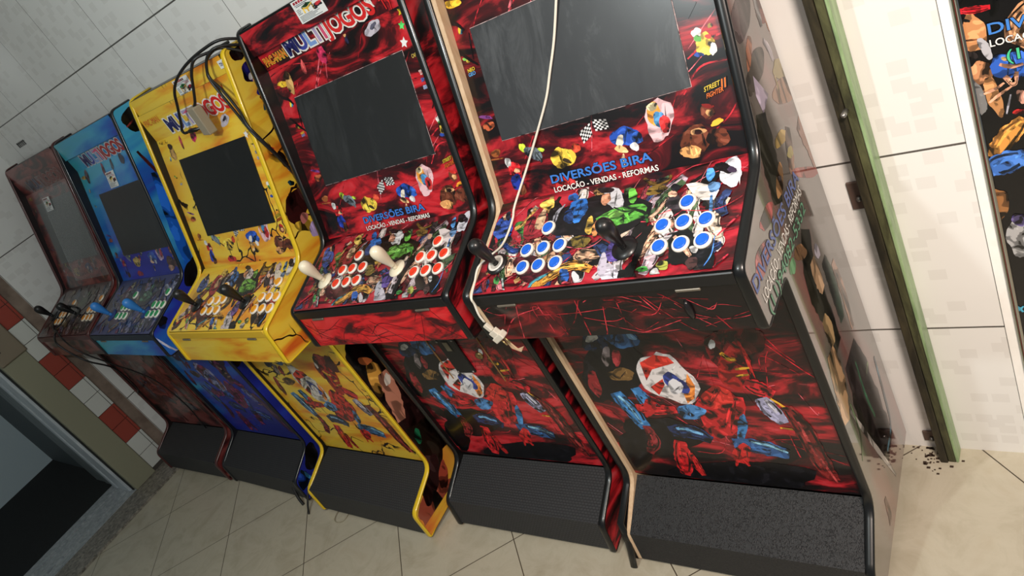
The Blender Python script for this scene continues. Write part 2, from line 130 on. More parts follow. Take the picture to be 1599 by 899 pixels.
def rubber(name, weave):
    k = NT(name, 0.62); uv = k.uv()
    k.b.inputs['Base Color'].default_value = lin((44, 45, 47))
    if weave == 'worm':
        h = k.noise(k.mapping(uv, scale=(1, 1, 1)), 150.0, 2, 0.5, 1.5, 'RIDGED_MULTIFRACTAL')
        f = k.ramp(h, [(0.5, (30, 31, 33)), (1.0, (62, 63, 65))]); k.color(f)
        k.bump(h, 0.9, 0.003)
    else:
        b = k.n('ShaderNodeTexBrick', Vector=uv, Scale=1.0, Mortar_Size=0.0012, Brick_Width=0.011, Row_Height=0.008, Color1=(1, 1, 1, 1), Color2=(0.85, 0.85, 0.85, 1), Mortar=(0, 0, 0, 1))
        k.color(k.mix(b.outputs[0], lin((30, 31, 33)), lin((50, 51, 53)))); k.bump(b.outputs[0], 0.7, 0.002)
    return k.m
def wall_tile(name, axis, j0, jw, z0, zh):
    k = NT(name, 0.22, 0.15); o = k.uv(True); s = k.n('ShaderNodeSeparateXYZ', Vector=o).outputs
    a, z = s[axis], s[2]
    fa = k.math('FRACT', k.math('DIVIDE', k.math('ADD', a, -j0 + 100 * jw), jw))
    fz = k.math('FRACT', k.math('DIVIDE', k.math('ADD', z, -z0 + 100 * zh), zh))
    da = k.math('MULTIPLY', k.math('MINIMUM', fa, k.math('SUBTRACT', 1.0, fa)), jw)
    dz = k.math('MULTIPLY', k.math('MINIMUM', fz, k.math('SUBTRACT', 1.0, fz)), zh)
    # scattered grey squares printed on the glaze
    sq = None
    for q, (ox, oz, sx, sz, th) in enumerate(((0, 0, 0.0405, 0.0346, 0.80), (0.0195, 0.0165, 0.0405, 0.0346, 0.86))):
        u = k.math('DIVIDE', k.math('ADD', a, 50 + ox), sx); v = k.math('DIVIDE', k.math('ADD', z, 50 + oz), sz)
        cell = k.n('ShaderNodeCombineXYZ', X=k.math('FLOOR', u), Y=k.math('FLOOR', v), Z=float(q)).outputs[0]
        r = k.n('ShaderNodeTexWhiteNoise', {'noise_dimensions': '3D'}, Vector=cell).outputs[0]
        inside = k.math('MULTIPLY', k.math('LESS_THAN', k.math('FRACT', u), 0.80), k.math('LESS_THAN', k.math('FRACT', v), 0.76))
        on = k.math('MULTIPLY', k.math('GREATER_THAN', r, th), inside)
        sq = on if sq is None else k.math('MAXIMUM', sq, on)
    c = k.mix(k.math('MULTIPLY', sq, 0.34), lin((230, 229, 226)), lin((206, 203, 199)))
    sh = k.noise(o, 3.0, 3); c = k.mix(k.math('MULTIPLY', sh, 0.16), c, lin((190, 188, 180)))
    g1 = k.math('LESS_THAN', da, 0.0011); g2 = k.math('LESS_THAN', dz, 0.0022)
    c = k.mix(k.math('MAXIMUM', g1, g2), c, lin((84, 80, 76))); k.color(c); return k.m
def floor_tile():
    k = NT('floor_tile_glaze', 0.3, 0.1); o = k.uv(True); s = k.n('ShaderNodeSeparateXYZ', Vector=o).outputs
    p = k.math('ADD', s[0], s[1]); q = k.math('SUBTRACT', s[1], s[0])
    def dist(a, a0, w):
        f = k.math('FRACT', k.math('DIVIDE', k.math('ADD', a, -a0 + 100 * w), w))
        return k.math('MULTIPLY', k.math('MINIMUM', f, k.math('SUBTRACT', 1.0, f)), w)
    d = k.math('MINIMUM', dist(p, -0.846, 0.5565), dist(q, -0.115, 0.587))
    n = k.noise(k.mapping(o, scale=(1, 1, 1)), 9.0, 6, 0.65, 0.8); n2 = k.noise(k.mapping(o, rot=(0, 0, 0.8), scale=(1, 6, 1)), 5.0, 4, 0.6)
    c = k.ramp(n, [(0.3, (164, 156, 136)), (0.55, (184, 178, 160)), (0.75, (176, 167, 147))])
    c = k.mix(k.math('MULTIPLY', n2, 0.35), c, lin((154, 144, 122)))
    c = k.mix(k.math('LESS_THAN', d, 0.0021), c, lin((66, 56, 44))); k.color(c); return k.m
def passage_tile():
    k = NT('passage_wall_tile', 0.4); s = k.n('ShaderNodeSeparateXYZ', Vector=k.uv(True)).outputs
    f = k.math('FRACT', k.math('DIVIDE', k.math('ADD', s[1], 20.93), 0.6)); g = k.math('LESS_THAN', f, 0.006)
    sp = k.math('LESS_THAN', k.n('ShaderNodeTexVoronoi', Vector=k.uv(True), Scale=7.0).outputs[0], 0.05)
    k.color(k.mix(k.math('MAXIMUM', g, sp), lin((186, 200, 206)), lin((50, 52, 54)))); return k.m
def granite():
    k = NT('granite', 0.4); o = k.uv(True)
    n = k.noise(k.mapping(o, scale=(1, 1, 1)), 60.0, 6, 0.7, 0.6); n2 = k.noise(o, 16.0, 3)
    k.color(k.mix(k.math('MULTIPLY', n2, 0.5), k.ramp(n, [(0.35, (72, 68, 62)), (0.52, (138, 132, 122)), (0.7, (180, 172, 158))]), lin((82, 76, 68)))); return k.m
def screen_glass(name, col, dust):
    k = NT(name, 0.22, 0.0); o = k.uv()
    n = k.noise(k.mapping(o, rot=(0, 0, 0.2), scale=(3, 1.1, 1)), 4.0, 7, 0.72, 0.5)
    f = k.math('MULTIPLY', k.ramp(n, [(0.52, (0, 0, 0, 1)), (0.8, (1, 1, 1, 1))]), dust)
    sp = k.n('ShaderNodeTexVoronoi', Vector=o, Scale=55.0).outputs[0]
    f = k.math('MAXIMUM', f, k.math('MULTIPLY', k.math('LESS_THAN', sp, 0.03), dust))
    k.color(k.mix(f, lin(col), lin((150, 156, 160))))
    r = k.math('ADD', 0.2, k.math('MULTIPLY', n, 0.25)); k.t.links.new(r, k.b.inputs['Roughness']); return k.m
def grimy_metal(name, c1, c2, rough=0.5, metal=0.4):
    k = NT(name, rough, 0, metal); o = k.uv(True)
    n = k.noise(k.mapping(o, scale=(20, 20, 4)), 2.0, 6, 0.7, 0.5); k.color(k.ramp(n, [(0.38, c1), (0.66, c2)])); return k.m
def wood_edge():
    k = NT('raw_board_edge', 0.7); o = k.uv(True)
    k.color(k.ramp(k.noise(k.mapping(o, scale=(60, 60, 8)), 2.0, 4), [(0.3, (196, 164, 128)), (0.7, (216, 188, 156))])); return k.m
# ---------------------------------------------------------------- mesh helpers
def obj(name, bm, mats, parent=None, smooth=False):
    me = bpy.data.meshes.new(name); bm.normal_update(); bm.to_mesh(me); bm.free()
    for m in (mats if isinstance(mats, (list, tuple)) else [mats]): me.materials.append(m)
    if smooth:
        for p in me.polygons: p.use_smooth = True
    o = bpy.data.objects.new(name, me); COL.objects.link(o)
    if parent: o.parent = parent
    return o
def share(name, src, parent, loc=None):
    o = src.copy(); COL.objects.link(o); o.name = name; o.parent = parent
    if loc is not None: o.matrix_local = loc
    return o
def tag(o, label=None, cat=None, group=None, kind=None):
    if label: o['label'] = label
    if cat: o['category'] = cat
    if group: o['group'] = group
    if kind: o['kind'] = kind
    return o
def box(bm, x0, x1, y0, y1, z0, z1, mi=0):
    v = [bm.verts.new(p) for p in ((x0, y0, z0), (x1, y0, z0), (x1, y1, z0), (x0, y1, z0), (x0, y0, z1), (x1, y0, z1), (x1, y1, z1), (x0, y1, z1))]
    for f in ((0, 3, 2, 1), (4, 5, 6, 7), (0, 1, 5, 4), (1, 2, 6, 5), (2, 3, 7, 6), (3, 0, 4, 7)):
        bm.faces.new([v[i] for i in f]).material_index = mi
    return v
def bevel(bm, w=0.002, seg=2):
    bmesh.ops.bevel(bm, geom=bm.edges[:], offset=w, segments=seg, affect='EDGES', profile=0.5)
class Frame:
    """a plane: origin, across u, along v, outward n"""
    def __init__(s, O, U, V): s.O = Vector(O); s.U = Vector(U).normalized(); s.V = Vector(V).normalized(); s.N = s.V.cross(s.U).normalized()
    def flip(s): s.N = -s.N; return s
    def p(s, u, v, h=0.0): return s.O + s.U * u + s.V * v + s.N * h
    def mat4(s, u, v, h=0.0):
        m = Matrix.Identity(4); X = s.U; Z = s.N; Y = Z.cross(X)
        for i in range(3): m[i][0] = X[i]; m[i][1] = Y[i]; m[i][2] = Z[i]; m[i][3] = s.p(u, v, h)[i]
        return m
def prof_frame(A, B):     # profile plane in a cabinet's local frame (y,z points), normal outwards
    f = Frame((0, A[0], A[1]), (1, 0, 0), (0, B[0] - A[0], B[1] - A[1]))
    t = Vector((B[0] - A[0], B[1] - A[1])).normalized(); f.N = Vector((0, t.y, -t.x)); f.L = math.hypot(B[0] - A[0], B[1] - A[1]); return f
def slab(bm, f, u0, u1, v0, v1, th, mi=0, side=None):
    side = mi if side is None else side
    uvl = bm.loops.layers.uv.verify()
    q = [(u0, v0), (u1, v0), (u1, v1), (u0, v1)]
    a = [bm.verts.new(f.p(u, v, 0)) for u, v in q]; b = [bm.verts.new(f.p(u, v, -th)) for u, v in q]
    fs = [(bm.faces.new(a), mi), (bm.faces.new(b[::-1]), side)] + [(bm.faces.new((a[i], b[i], b[(i + 1) % 4], a[(i + 1) % 4])), side) for i in range(4)]
    for fc, m in fs:
        fc.material_index = m; fc.normal_update()
        for l in fc.loops:
            d = l.vert.co - f.O; l[uvl].uv = (d.dot(f.U), d.dot(f.V))
    if fs[0][0].normal.dot(f.N) < 0:
        for fc, m in fs: fc.normal_flip()
class Art:
    """print laid on a panel face: polygons on a frame, one slot per colour"""
    def __init__(s, bm, f, mats, rough=0.28, seed=1): s.bm = bm; s.f = f; s.mats = mats; s.k = 0; s.rough = rough; s.rng = random.Random(seed); s.lim = None; s.fade = None; s.grain = 38.0; s.soft = False
    def mi(s, col):
        if s.fade: col = tuple(int(a * (1 - s.fade[3]) + b * s.fade[3]) for a, b in zip(col, s.fade[:3]))
        m = ink(tuple(int(round(x / 6.0) * 6) for x in col), s.rough, s.grain)
        if m not in s.mats: s.mats.append(m)
        return s.mats.index(m)
    def poly(s, pts, col, keep=False):
        if s.lim:
            a, b, c, d = s.lim; pts = [(min(max(u, a), b), min(max(v, c), d)) for u, v in pts]
        h = 0.0003 + 0.000004 * s.k; s.k += 1
        vs = [s.bm.verts.new(s.f.p(u, v, h)) for u, v in pts]
        try: fc = s.bm.faces.new(vs)
        except ValueError: return
        fc.material_index = s.mi(col); fc.normal_update()
        if fc.normal.dot(s.f.N) < 0: fc.normal_flip()
    def ring(s, c, a, b, wob=0.10, n=30, jag=0.16):
        ph = [s.rng.uniform(0, 6.3) for _ in range(3)]
        out = []
        for i in range(n):
            t = i * math.tau / n; r = 1 + wob * (math.sin(2 * t + ph[0]) + 0.7 * math.sin(3 * t + ph[1]) + 0.5 * math.sin(5 * t + ph[2])) + s.rng.uniform(-jag, jag)
            out.append((c[0] + r * (a[0] * math.cos(t) + b[0] * math.sin(t)), c[1] + r * (a[1] * math.cos(t) + b[1] * math.sin(t))))
        return out
    def blob(s, col, cu, cv, au, av, bu, bv, line=True, hi=True):
        s.poly(s.ring((cu, cv), (au, av), (bu, bv), jag=0.02 if s.soft else 0.05), col)
        if s.soft or sum(col) < 130 or math.hypot(au, av) < 0.02: return
        # torn strips of lighter and darker ink across the patch
        for q in range(2):
            t = s.rng.uniform(-0.6, 0.6); wd = s.rng.uniform(0.04, 0.09); sl = s.rng.uniform(-0.5, 0.5); e = math.sqrt(1 - t * t) * 0.85
            pt = lambda x, y: (cu + au * x + bu * y, cv + av * x + bv * y)
            f = s.rng.choice((0.3, 0.45, 0.6, 1.22)); c2 = tuple(min(255, int(x * f)) for x in col)
            s.poly([pt(t, -e), pt(t + sl * 0.5 + wd, -e * 0.1), pt(t + sl, e), pt(t + sl * 0.5 - wd, 0.1 * e)], c2)
    def stroke(s, col, wd, pts, line=True):
        P = [Vector(p) for p in pts]; Q = []
        E = [P[0] * 2 - P[1]] + P + [P[-1] * 2 - P[-2]]
        for i in range(1, len(E) - 2):
            for j in range(7):
                t = j / 7; a, b, c, d = E[i - 1:i + 3]
                Q.append(0.5 * ((2 * b) + (c - a) * t + (2 * a - 5 * b + 4 * c - d) * t * t + (3 * b - a - 3 * c + d) * t ** 3))
        Q.append(P[-1])
        def rib(w, off=0.0, jag=0.12, e0=0.0, e1=1.0):
            L = []; R = []; n = len(Q) - 1
            for i, q in enumerate(Q):
                if not (e0 <= i / n <= e1): continue
                t = (Q[min(i + 1, n)] - Q[max(i - 1, 0)]).normalized(); nn = Vector((-t.y, t.x))
                sw = math.sin(math.pi * (0.12 + 0.8 * i / n)); ww = w * 0.5 * (0.45 + 0.55 * sw)
                L.append(tuple(q + nn * (ww * (1 + s.rng.uniform(-jag, jag)) + off * wd * sw))); R.append(tuple(q - nn * (ww * (1 + s.rng.uniform(-jag, jag)) - off * wd * sw)))
            return L + R[::-1]
        s.poly(rib(wd), col)
        if wd > 0.008 and sum(col) > 120 and not s.soft:
            for off, f in ((-0.36, 0.32), (0.12, 1.2), (0.38, 0.5)):
                s.poly(rib(wd * 0.13, off, 0.3, s.rng.uniform(0, 0.25), s.rng.uniform(0.7, 1.0)), tuple(min(255, int(x * f)) for x in col))
    def draw(s, spec, du=0.0, dv=0.0):
        for e in spec:
            if e[0] == 'b': s.blob(tuple(e[1]), e[2] + du, e[3] + dv, *e[4:8])
            elif e[0] == 's': s.stroke(tuple(e[1]), e[2], [(p[0] + du, p[1] + dv) for p in e[3]])
            else: s.poly([(p[0] + du, p[1] + dv) for p in e[2]], tuple(e[1]))
    def filaments(s, n, cols, umin, umax, vmin, vmax, ang=0.45, spread=0.5, wd=(0.0008, 0.0026)):
        for q in range(n):
            u = s.rng.uniform(umin, umax); v = s.rng.uniform(vmin, vmax); a = ang + s.rng.gauss(0, spread); L = s.rng.uniform(0.05, 0.2); c = s.rng.gauss(0, 0.02)
            du, dv = math.cos(a) * L / 2, math.sin(a) * L / 2
            s.stroke(s.rng.choice(cols), s.rng.uniform(*wd), [(u - du, v - dv), (u + c * du / L, v + c), (u + du, v + dv)])
    def crowd(s, n, cols, umin, umax, vmin, vmax):
        for q in range(n):
            u = umin + (umax - umin) * (q + s.rng.random()) / n; v = s.rng.uniform(vmin, vmax); a = math.pi / 2 + s.rng.gauss(0, 0.5); L = s.rng.uniform(0.04, 0.10)
            du, dv = math.cos(a) * L / 2, math.sin(a) * L / 2; k = s.rng.gauss(0, 0.014)
            s.stroke(s.rng.choice(cols), s.rng.uniform(0.010, 0.030), [(u - du, v - dv), (u + k, v), (u + du, v + dv)])
    def splash(s, col, cu, cv, r, n=6):
        s.poly([(cu + r * (1 if i % 2 == 0 else 0.5) * math.cos(i * math.pi / n), cv + r * (1 if i % 2 == 0 else 0.5) * math.sin(i * math.pi / n)) for i in range(2 * n)], col)
    def checker(s, quad, n=6):
        a, b, c, d = [Vector(q) for q in quad]
        for i in range(n):
            for j in range(n):
                if (i + j) % 2: continue
                f = lambda x, y: tuple((a * (1 - x) + b * x) * (1 - y) + (d * (1 - x) + c * x) * y)
                s.poly([f(i / n, j / n), f((i + 1) / n, j / n), f((i + 1) / n, (j + 1) / n), f(i / n, (j + 1) / n)], (18, 18, 20))
FC = {}
def text_geo(txt, off=0.0, space=1.0):
    key = (txt, off, space)
    if key in FC: return FC[key]
    cu = bpy.data.curves.new('txt', 'FONT'); cu.body = txt; cu.size = 1.0; cu.offset = off; cu.fill_mode = 'FRONT'; cu.space_character = space; cu.resolution_u = 3
    o = bpy.data.objects.new('txt', cu); COL.objects.link(o)
    dg = bpy.context.evaluated_depsgraph_get(); me = bpy.data.meshes.new_from_object(o.evaluated_get(dg))
    g = ([tuple(v.co[:2]) for v in me.vertices], [tuple(p.vertices) for p in me.polygons])
    bpy.data.objects.remove(o); bpy.data.curves.remove(cu); bpy.data.meshes.remove(me)
    FC[key] = g
    return g
def put_text(bm, f, txt, u0, v0, du, dv, layers, h=0.0009, shear=0.0, space=1.0, colf=None):
    """lettering whose baseline starts at (u0,v0), runs along du (2D) and rises along dv (2D); layers = [(offset, material index)]"""
    ref = text_geo(txt, 0.0, space)[0]; xs = [p[0] for p in ref]; ys = [p[1] for p in ref]
    x0, x1 = min(xs), max(xs); y1 = 0.73
    for q, (off, mi) in enumerate(layers):
        vs, fs = text_geo(txt, off, space)
        bv = []
        for x, y in vs:
            a = (x - x0) / (x1 - x0); b = y / y1
            bv.append(bm.verts.new(f.p(u0 + du[0] * a + dv[0] * b + shear * b * abs(dv[1]), v0 + du[1] * a + dv[1] * b, h + 0.00025 * q)))
        for fi in fs:
            try: fc = bm.faces.new([bv[i] for i in fi])
            except ValueError: continue
            ax = sum((vs[i][0] - x0) / (x1 - x0) for i in fi) / len(fi)
            fc.material_index = colf(ax) if (colf and q == len(layers) - 1) else mi
            fc.normal_update()
            if fc.normal.dot(f.N) < 0: fc.normal_flip()
def tube(bm, pts, r, n=8, mi=0, sub=6, caps=True):
    P = [Vector(p) for p in pts]; Q = []
    if len(P) > 2 and sub > 1:
        E = [P[0] * 2 - P[1]] + P + [P[-1] * 2 - P[-2]]
        for i in range(1, len(E) - 2):
            for j in range(sub):
                t = j / sub; a, b, c, d = E[i - 1:i + 3]
                Q.append(0.5 * ((2 * b) + (c - a) * t + (2 * a - 5 * b + 4 * c - d) * t * t + (3 * b - a - 3 * c + d) * t ** 3))
        Q.append(P[-1])
    else: Q = P
    rings = []; up = Vector((0.31, 0.17, 0.93))
    for i, q in enumerate(Q):
        t = (Q[min(i + 1, len(Q) - 1)] - Q[max(i - 1, 0)]).normalized()
        s = t.cross(up)
        if s.length < 1e-3: s = t.cross(Vector((1, 0, 0)))
        s.normalize(); u = s.cross(t); up = u
        rings.append([bm.verts.new(q + (s * math.cos(k * math.tau / n) + u * math.sin(k * math.tau / n)) * r) for k in range(n)])
    for a, b in zip(rings, rings[1:]):
        for k in range(n):
            fc = bm.faces.new((a[k], a[(k + 1) % n], b[(k + 1) % n], b[k])); fc.material_index = mi; fc.smooth = True
    if caps:
        for rr_ in (rings[0][::-1], rings[-1]):
            fc = bm.faces.new(rr_); fc.material_index = mi
def lathe(bm, prof, n=20, mi=0, M4=None, smooth=True):
    M4 = M4 or Matrix.Identity(4); rings = []
    for r, z in prof:
        rings.append([bm.verts.new(M4 @ Vector((max(r, 1e-5) * math.cos(k * math.tau / n), max(r, 1e-5) * math.sin(k * math.tau / n), z))) for k in range(n)])
    for a, b in zip(rings, rings[1:]):
        for k in range(n):
            fc = bm.faces.new((a[k], a[(k + 1) % n], b[(k + 1) % n], b[k])); fc.material_index = mi; fc.smooth = smooth
    for rg in (rings[0][::-1], rings[-1]):
        try: fc = bm.faces.new(rg); fc.material_index = mi
        except ValueError: pass
def fillet(P, R, seg=5):
    out = []
    n = len(P)
    for i in range(n):
        p = Vector(P[i]); r = R[i]
        if r <= 0: out.append(tuple(p)); continue
        a = (Vector(P[i - 1]) - p); b = (Vector(P[(i + 1) % n]) - p)
        k = min(r, a.length * 0.45, b.length * 0.45)
        A = p + a.normalized() * k; B = p + b.normalized() * k
        for j in range(seg + 1):
            t = j / seg; out.append(tuple(A * (1 - t) ** 2 + p * 2 * t * (1 - t) + B * t * t))
    return out
def structure(name, bm, m, smooth=False): return tag(obj(name, bm, m, None, smooth), kind='structure')

# ---------------------------------------------------------------- the room
T_BACK = wall_tile('wall_tile_glaze', 0, -1.892, 0.3236, 1.719 + DZ, 0.4440)
T_LEFT = wall_tile('wall_tile_glaze_side', 1, -0.36, 3.0, 1.27 + DZ, 0.4440)
WY = 0.010
bm = bmesh.new(); box(bm, -3.5, 0.352, WY, WY + 0.12, -0.05, 2.7); structure('wall_back', bm, T_BACK)
bm = bmesh.new(); box(bm, -3.25, 1.6, -3.4, WY + 0.12, -0.06, 0.0); structure('floor', bm, floor_tile())
XL = -3.40
white_t = mat('white_glazed_tile', (205, 206, 200), 0.25); red_t = mat('red_glazed_tile', (154, 68, 56), 0.3); grout = mat('grout', (70, 64, 58), 0.8)
bm = bmesh.new(); box(bm, XL - 0.12, XL, -0.362, WY, -0.02, 2.7); structure('wall_left', bm, T_LEFT)
k = NT('brown_plaster', 0.8); o_ = k.uv(True); k.color(k.ramp(k.noise(o_, 14.0, 5), [(0.35, (112, 94, 82)), (0.7, (146, 128, 114))]))
bm = bmesh.new(); box(bm, XL - 0.12, XL - 0.006, -0.42, -0.362, -0.02, 2.7); structure('wall_left_plaster_strip', bm, k.m)
bm = bmesh.new(); box(bm, XL - 0.12, XL + 0.001, -0.520, -0.42, -0.02, 2.7, 2)
zc = 0.804 + DZ; h = 0.0976
for i in range(-10, 18):
    z1 = zc - i * h; z0 = z1 - h
    if z0 < 0.0: z0 = 0.014
    if z1 <= z0 or z1 > 2.7: continue
    if z1 < 0.05: continue
    mi = 1 if i % 4 in (0, 1) else 0
    box(bm, XL, XL + 0.006, -0.518, -0.437, z0 + 0.0015, z1 - 0.0015, mi)
    box(bm, XL, XL + 0.006, -0.434, -0.422, z0 + 0.0015, z1 - 0.0015, mi)
structure('wall_left_tile_border', bm, [white_t, red_t, grout])
# doorway in the left wall: beige jamb, sliding frame, threshold and the passage beyond
beige = mat('beige_painted_metal', (140, 138, 116), 0.45); alu = grimy_metal('dull_aluminium', (176, 184, 190), (204, 210, 214), 0.4, 0.1); alu_d = grimy_metal('dark_aluminium', (96, 104, 104), (122, 130, 130), 0.45, 0.1); gapm = mat('dark_gap', (26, 28, 28), 0.7)
bm = bmesh.new(); box(bm, XL - 0.10, XL + 0.012, -0.643, -0.520, 0.012, 2.7); bevel(bm, 0.004); jamb = structure('door_1', bm, beige)
def djamb(name, x0, x1, y0, y1, m, z0=0.012, z1=2.7):
    b_ = bmesh.new(); box(b_, x0, x1, y0, y1, z0, z1); bevel(b_, 0.002, 1); return obj(name, b_, m, jamb)
djamb('jamb_gap', -3.44, XL - 0.02, -0.650, -0.643, gapm)
djamb('jamb_channel', -3.575, -3.445, -0.662, -0.60, alu)
djamb('jamb_gap', -3.60, -3.575, -0.648, -0.60, gapm)
djamb('jamb_bead', -3.645, -3.60, -0.664, -0.60, alu)
djamb('jamb_gap', -3.70, -3.645, -0.648, -0.60, gapm)
djamb('jamb_rail', -3.78, -3.70, -0.655, -0.60, alu_d)
djamb('jamb_rail', -3.93, -3.79, -0.650, -0.60, alu_d)
b_ = bmesh.new(); box(b_, XL + 0.012, XL + 0.022, -0.643, -0.512, 0.895, 1.3); bevel(b_, 0.006); obj('lock_plate', b_, mat('tan_lock_plate', (128, 116, 98), 0.5), jamb)
b_ = bmesh.new(); box(b_, XL + 0.022, XL + 0.0235, -0.632, -0.60, 0.955, 0.985); box(b_, XL + 0.022, XL + 0.024, -0.628, -0.604, 0.96, 0.98, 1); obj('keyhole_plate', b_, [gapm, mat('tan_lock_plate', (128, 116, 98), 0.5)], jamb)
bm = bmesh.new(); box(bm, -3.405, -3.21, -3.4, WY, -0.03, 0.012); structure('floor_granite_sill', bm, granite())
bm = bmesh.new()
for x0, x1, z in ((-3.475, -3.405, 0.014), (-3.50, -3.475, 0.004), (-3.60, -3.50, 0.012), (-3.625, -3.60, 0.003), (-3.70, -3.625, 0.012)): box(bm, x0, x1, -3.4, -0.60, -0.03, z)
structure('trim_1', bm, grimy_metal('threshold_track', (140, 146, 150), (182, 186, 188), 0.4, 0.15))
k = NT('black_ribbed_mat', 0.9); o_ = k.uv(True); k.color(k.ramp(k.noise(o_, 120.0, 3), [(0.3, (12, 13, 14)), (0.8, (26, 28, 29))]))
bm = bmesh.new(); box(bm, -4.84, -3.70, -3.4, -0.60, -0.03, -0.004); structure('floor_passage', bm, k.m)
bm = bmesh.new(); box(bm, -4.96, -4.84, -3.4, -0.60, -0.05, 2.7); structure('wall_passage', bm, passage_tile())
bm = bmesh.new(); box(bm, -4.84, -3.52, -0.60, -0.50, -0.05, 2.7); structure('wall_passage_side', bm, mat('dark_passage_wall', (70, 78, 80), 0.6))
# right end of the wall: white edge strip
k = NT('white_gloss_strip', 0.3); o_ = k.uv(True); k.color(k.ramp(k.noise(o_, 30.0, 2), [(0.3, (240, 238, 232)), (0.7, (246, 244, 240))]))
bm = bmesh.new(); box(bm, 0.3535, 0.3715, WY - 0.004, WY + 0.12, 0.0, 2.7); o = structure('trim_2', bm, k.m)
bm = bmesh.new(); box(bm, 0.3715, 1.6, WY + 0.03, WY + 0.12, -0.05, 2.7); structure('wall_back_end', bm, white_t)
bm = bmesh.new(); box(bm, -4.96, 1.6, -3.4, WY + 0.12, 2.7, 2.76); structure('ceiling', bm, mat('white_ceiling', (215, 215, 210), 0.8))

# small marks on the wall tile: maker's stamp
bm = bmesh.new()
for (a, b, z0, z1) in ((-3.135, -3.118, 1.622, 1.645), (-3.112, -3.10, 1.622, 1.645), (-3.092, -3.082, 1.622, 1.645), (-3.074, -3.062, 1.622, 1.645), (-3.055, -3.04, 1.622, 1.645)):
    box(bm, a * 1, b, WY - 0.001, WY, z0, z1)
    box(bm, a, b + 0.006, WY - 0.001, WY, z0 + 0.016, z0 + 0.019)
tag(obj('wall_stamp', bm, mat('grey_stamp_ink', (92, 92, 90), 0.6)), 'small smudged grey stamp on the wall tile above the brown arcade cabinet', 'stamp')

# steel post on the right of the wall, with brackets and a bolt
pst = bpy.data.objects.new('steel_post', None); COL.objects.link(pst); pst.location = (0.185, -0.02, 0)
tag(pst, 'dark and green painted steel post standing against the white tiled wall', 'post')
dark_st = grimy_metal('grimy_dark_steel', (30, 28, 20), (66, 60, 42), 0.5, 0.2); green_st = grimy_metal('green_painted_steel', (112, 136, 96), (150, 176, 130), 0.4, 0.0); mid_st = grimy_metal('olive_steel', (52, 52, 34), (92, 94, 62), 0.5, 0.2)
def part(name, m, par, f, bev=0.0015, smooth=False):
    b_ = bmesh.new(); f(b_)
    if bev: bevel(b_, bev, 1)
    o_ = obj(name, b_, m, None, smooth); o_.parent = par; o_.matrix_parent_inverse = par.matrix_basis.inverted(); return o_
part('channel', [dark_st, mid_st], pst, lambda b: (box(b, 0.174, 0.190, -0.038, 0.009, 0.0, 2.6, 0), box(b, 0.190, 0.2065, -0.034, -0.002, 0.0, 2.6, 1)))
part('green_flange', green_st, pst, lambda b: box(b, 0.206, 0.2125, -0.034, 0.0085, 0.0, 2.6))
brk = mat('brown_bracket', (92, 74, 66), 0.5, 0.2)
for z0, z1 in ((0.735, 0.800), (0.028, 0.062)):
    b1 = part('bracket', brk, pst, lambda b: box(b, 0.140, 0.172, 0.004, 0.0095, z0, z1))
    b2 = part('bolt', mat('zinc_bolt', (150, 148, 144), 0.3, 0.8), pst, lambda b: lathe(b, [(0.0, 0.008), (0.0045, 0.007), (0.006, 0.003), (0.006, 0.0)], 8, 0, Matrix.Translation((0.158, 0.004, (z0 + z1) / 2 - 0.006)) @ Matrix.Rotation(math.pi / 2, 4, 'X')), 0)
    b2.parent = b1; b2.matrix_parent_inverse = Matrix.Identity(4)
    b2.matrix_parent_inverse = (pst.matrix_basis @ b1.matrix_parent_inverse @ b1.matrix_basis).inverted()
part('bolt', mat('zinc_bolt', (150, 148, 144), 0.3, 0.8), pst, lambda b: lathe(b, [(0.0, 0.022), (0.004, 0.021), (0.0055, 0.016), (0.0055, 0.0)], 10, 0, Matrix.Translation((0.1905, -0.034, 0.976)) @ Matrix.Rotation(math.pi / 2, 4, 'X')), 0)
# rust flakes at its foot
bm = bmesh.new(); rg = random.Random(4)
for i in range(90):
    x = rg.gauss(0.165, 0.022); y = min(rg.gauss(-0.02, 0.018), 0.004); s = rg.uniform(0.0012, 0.004)
    if 0.168 < x < 0.216 and y > -0.042: continue
    box(bm, x - s, x + s, y - s * 0.7, y + s * 0.7, 0.0, 0.0015)
tag(obj('rust_flakes', bm, mat('rust_flake', (54, 38, 26), 0.9)), 'dark rust crumbs scattered on the floor around the post foot', 'debris', kind='stuff')

# printed side panel at the right end of the wall
PO = bpy.data.objects.new('printed_side_panel', None); COL.objects.link(PO); PO.location = (0.65, -0.01, 0)
tag(PO, 'tall printed panel with chrome edge and blue lettering at the far right wall end', 'panel')
fp = Frame((-0.0025, 0.004, 0), (1, 0, 0), (0, 0, 1)); fp.N = Vector((0, -1, 0))
bm = bmesh.new(); mats = [mat('black_print', (14, 13, 15), 0.25, 0, 0.3)]
slab(bm, fp, 0.384, 1.05, 0.0, 1.62, 0.03)
A = Art(bm, fp, mats, 0.25, 5); A.lim = (0.385, 1.04, 0.02, 1.6)

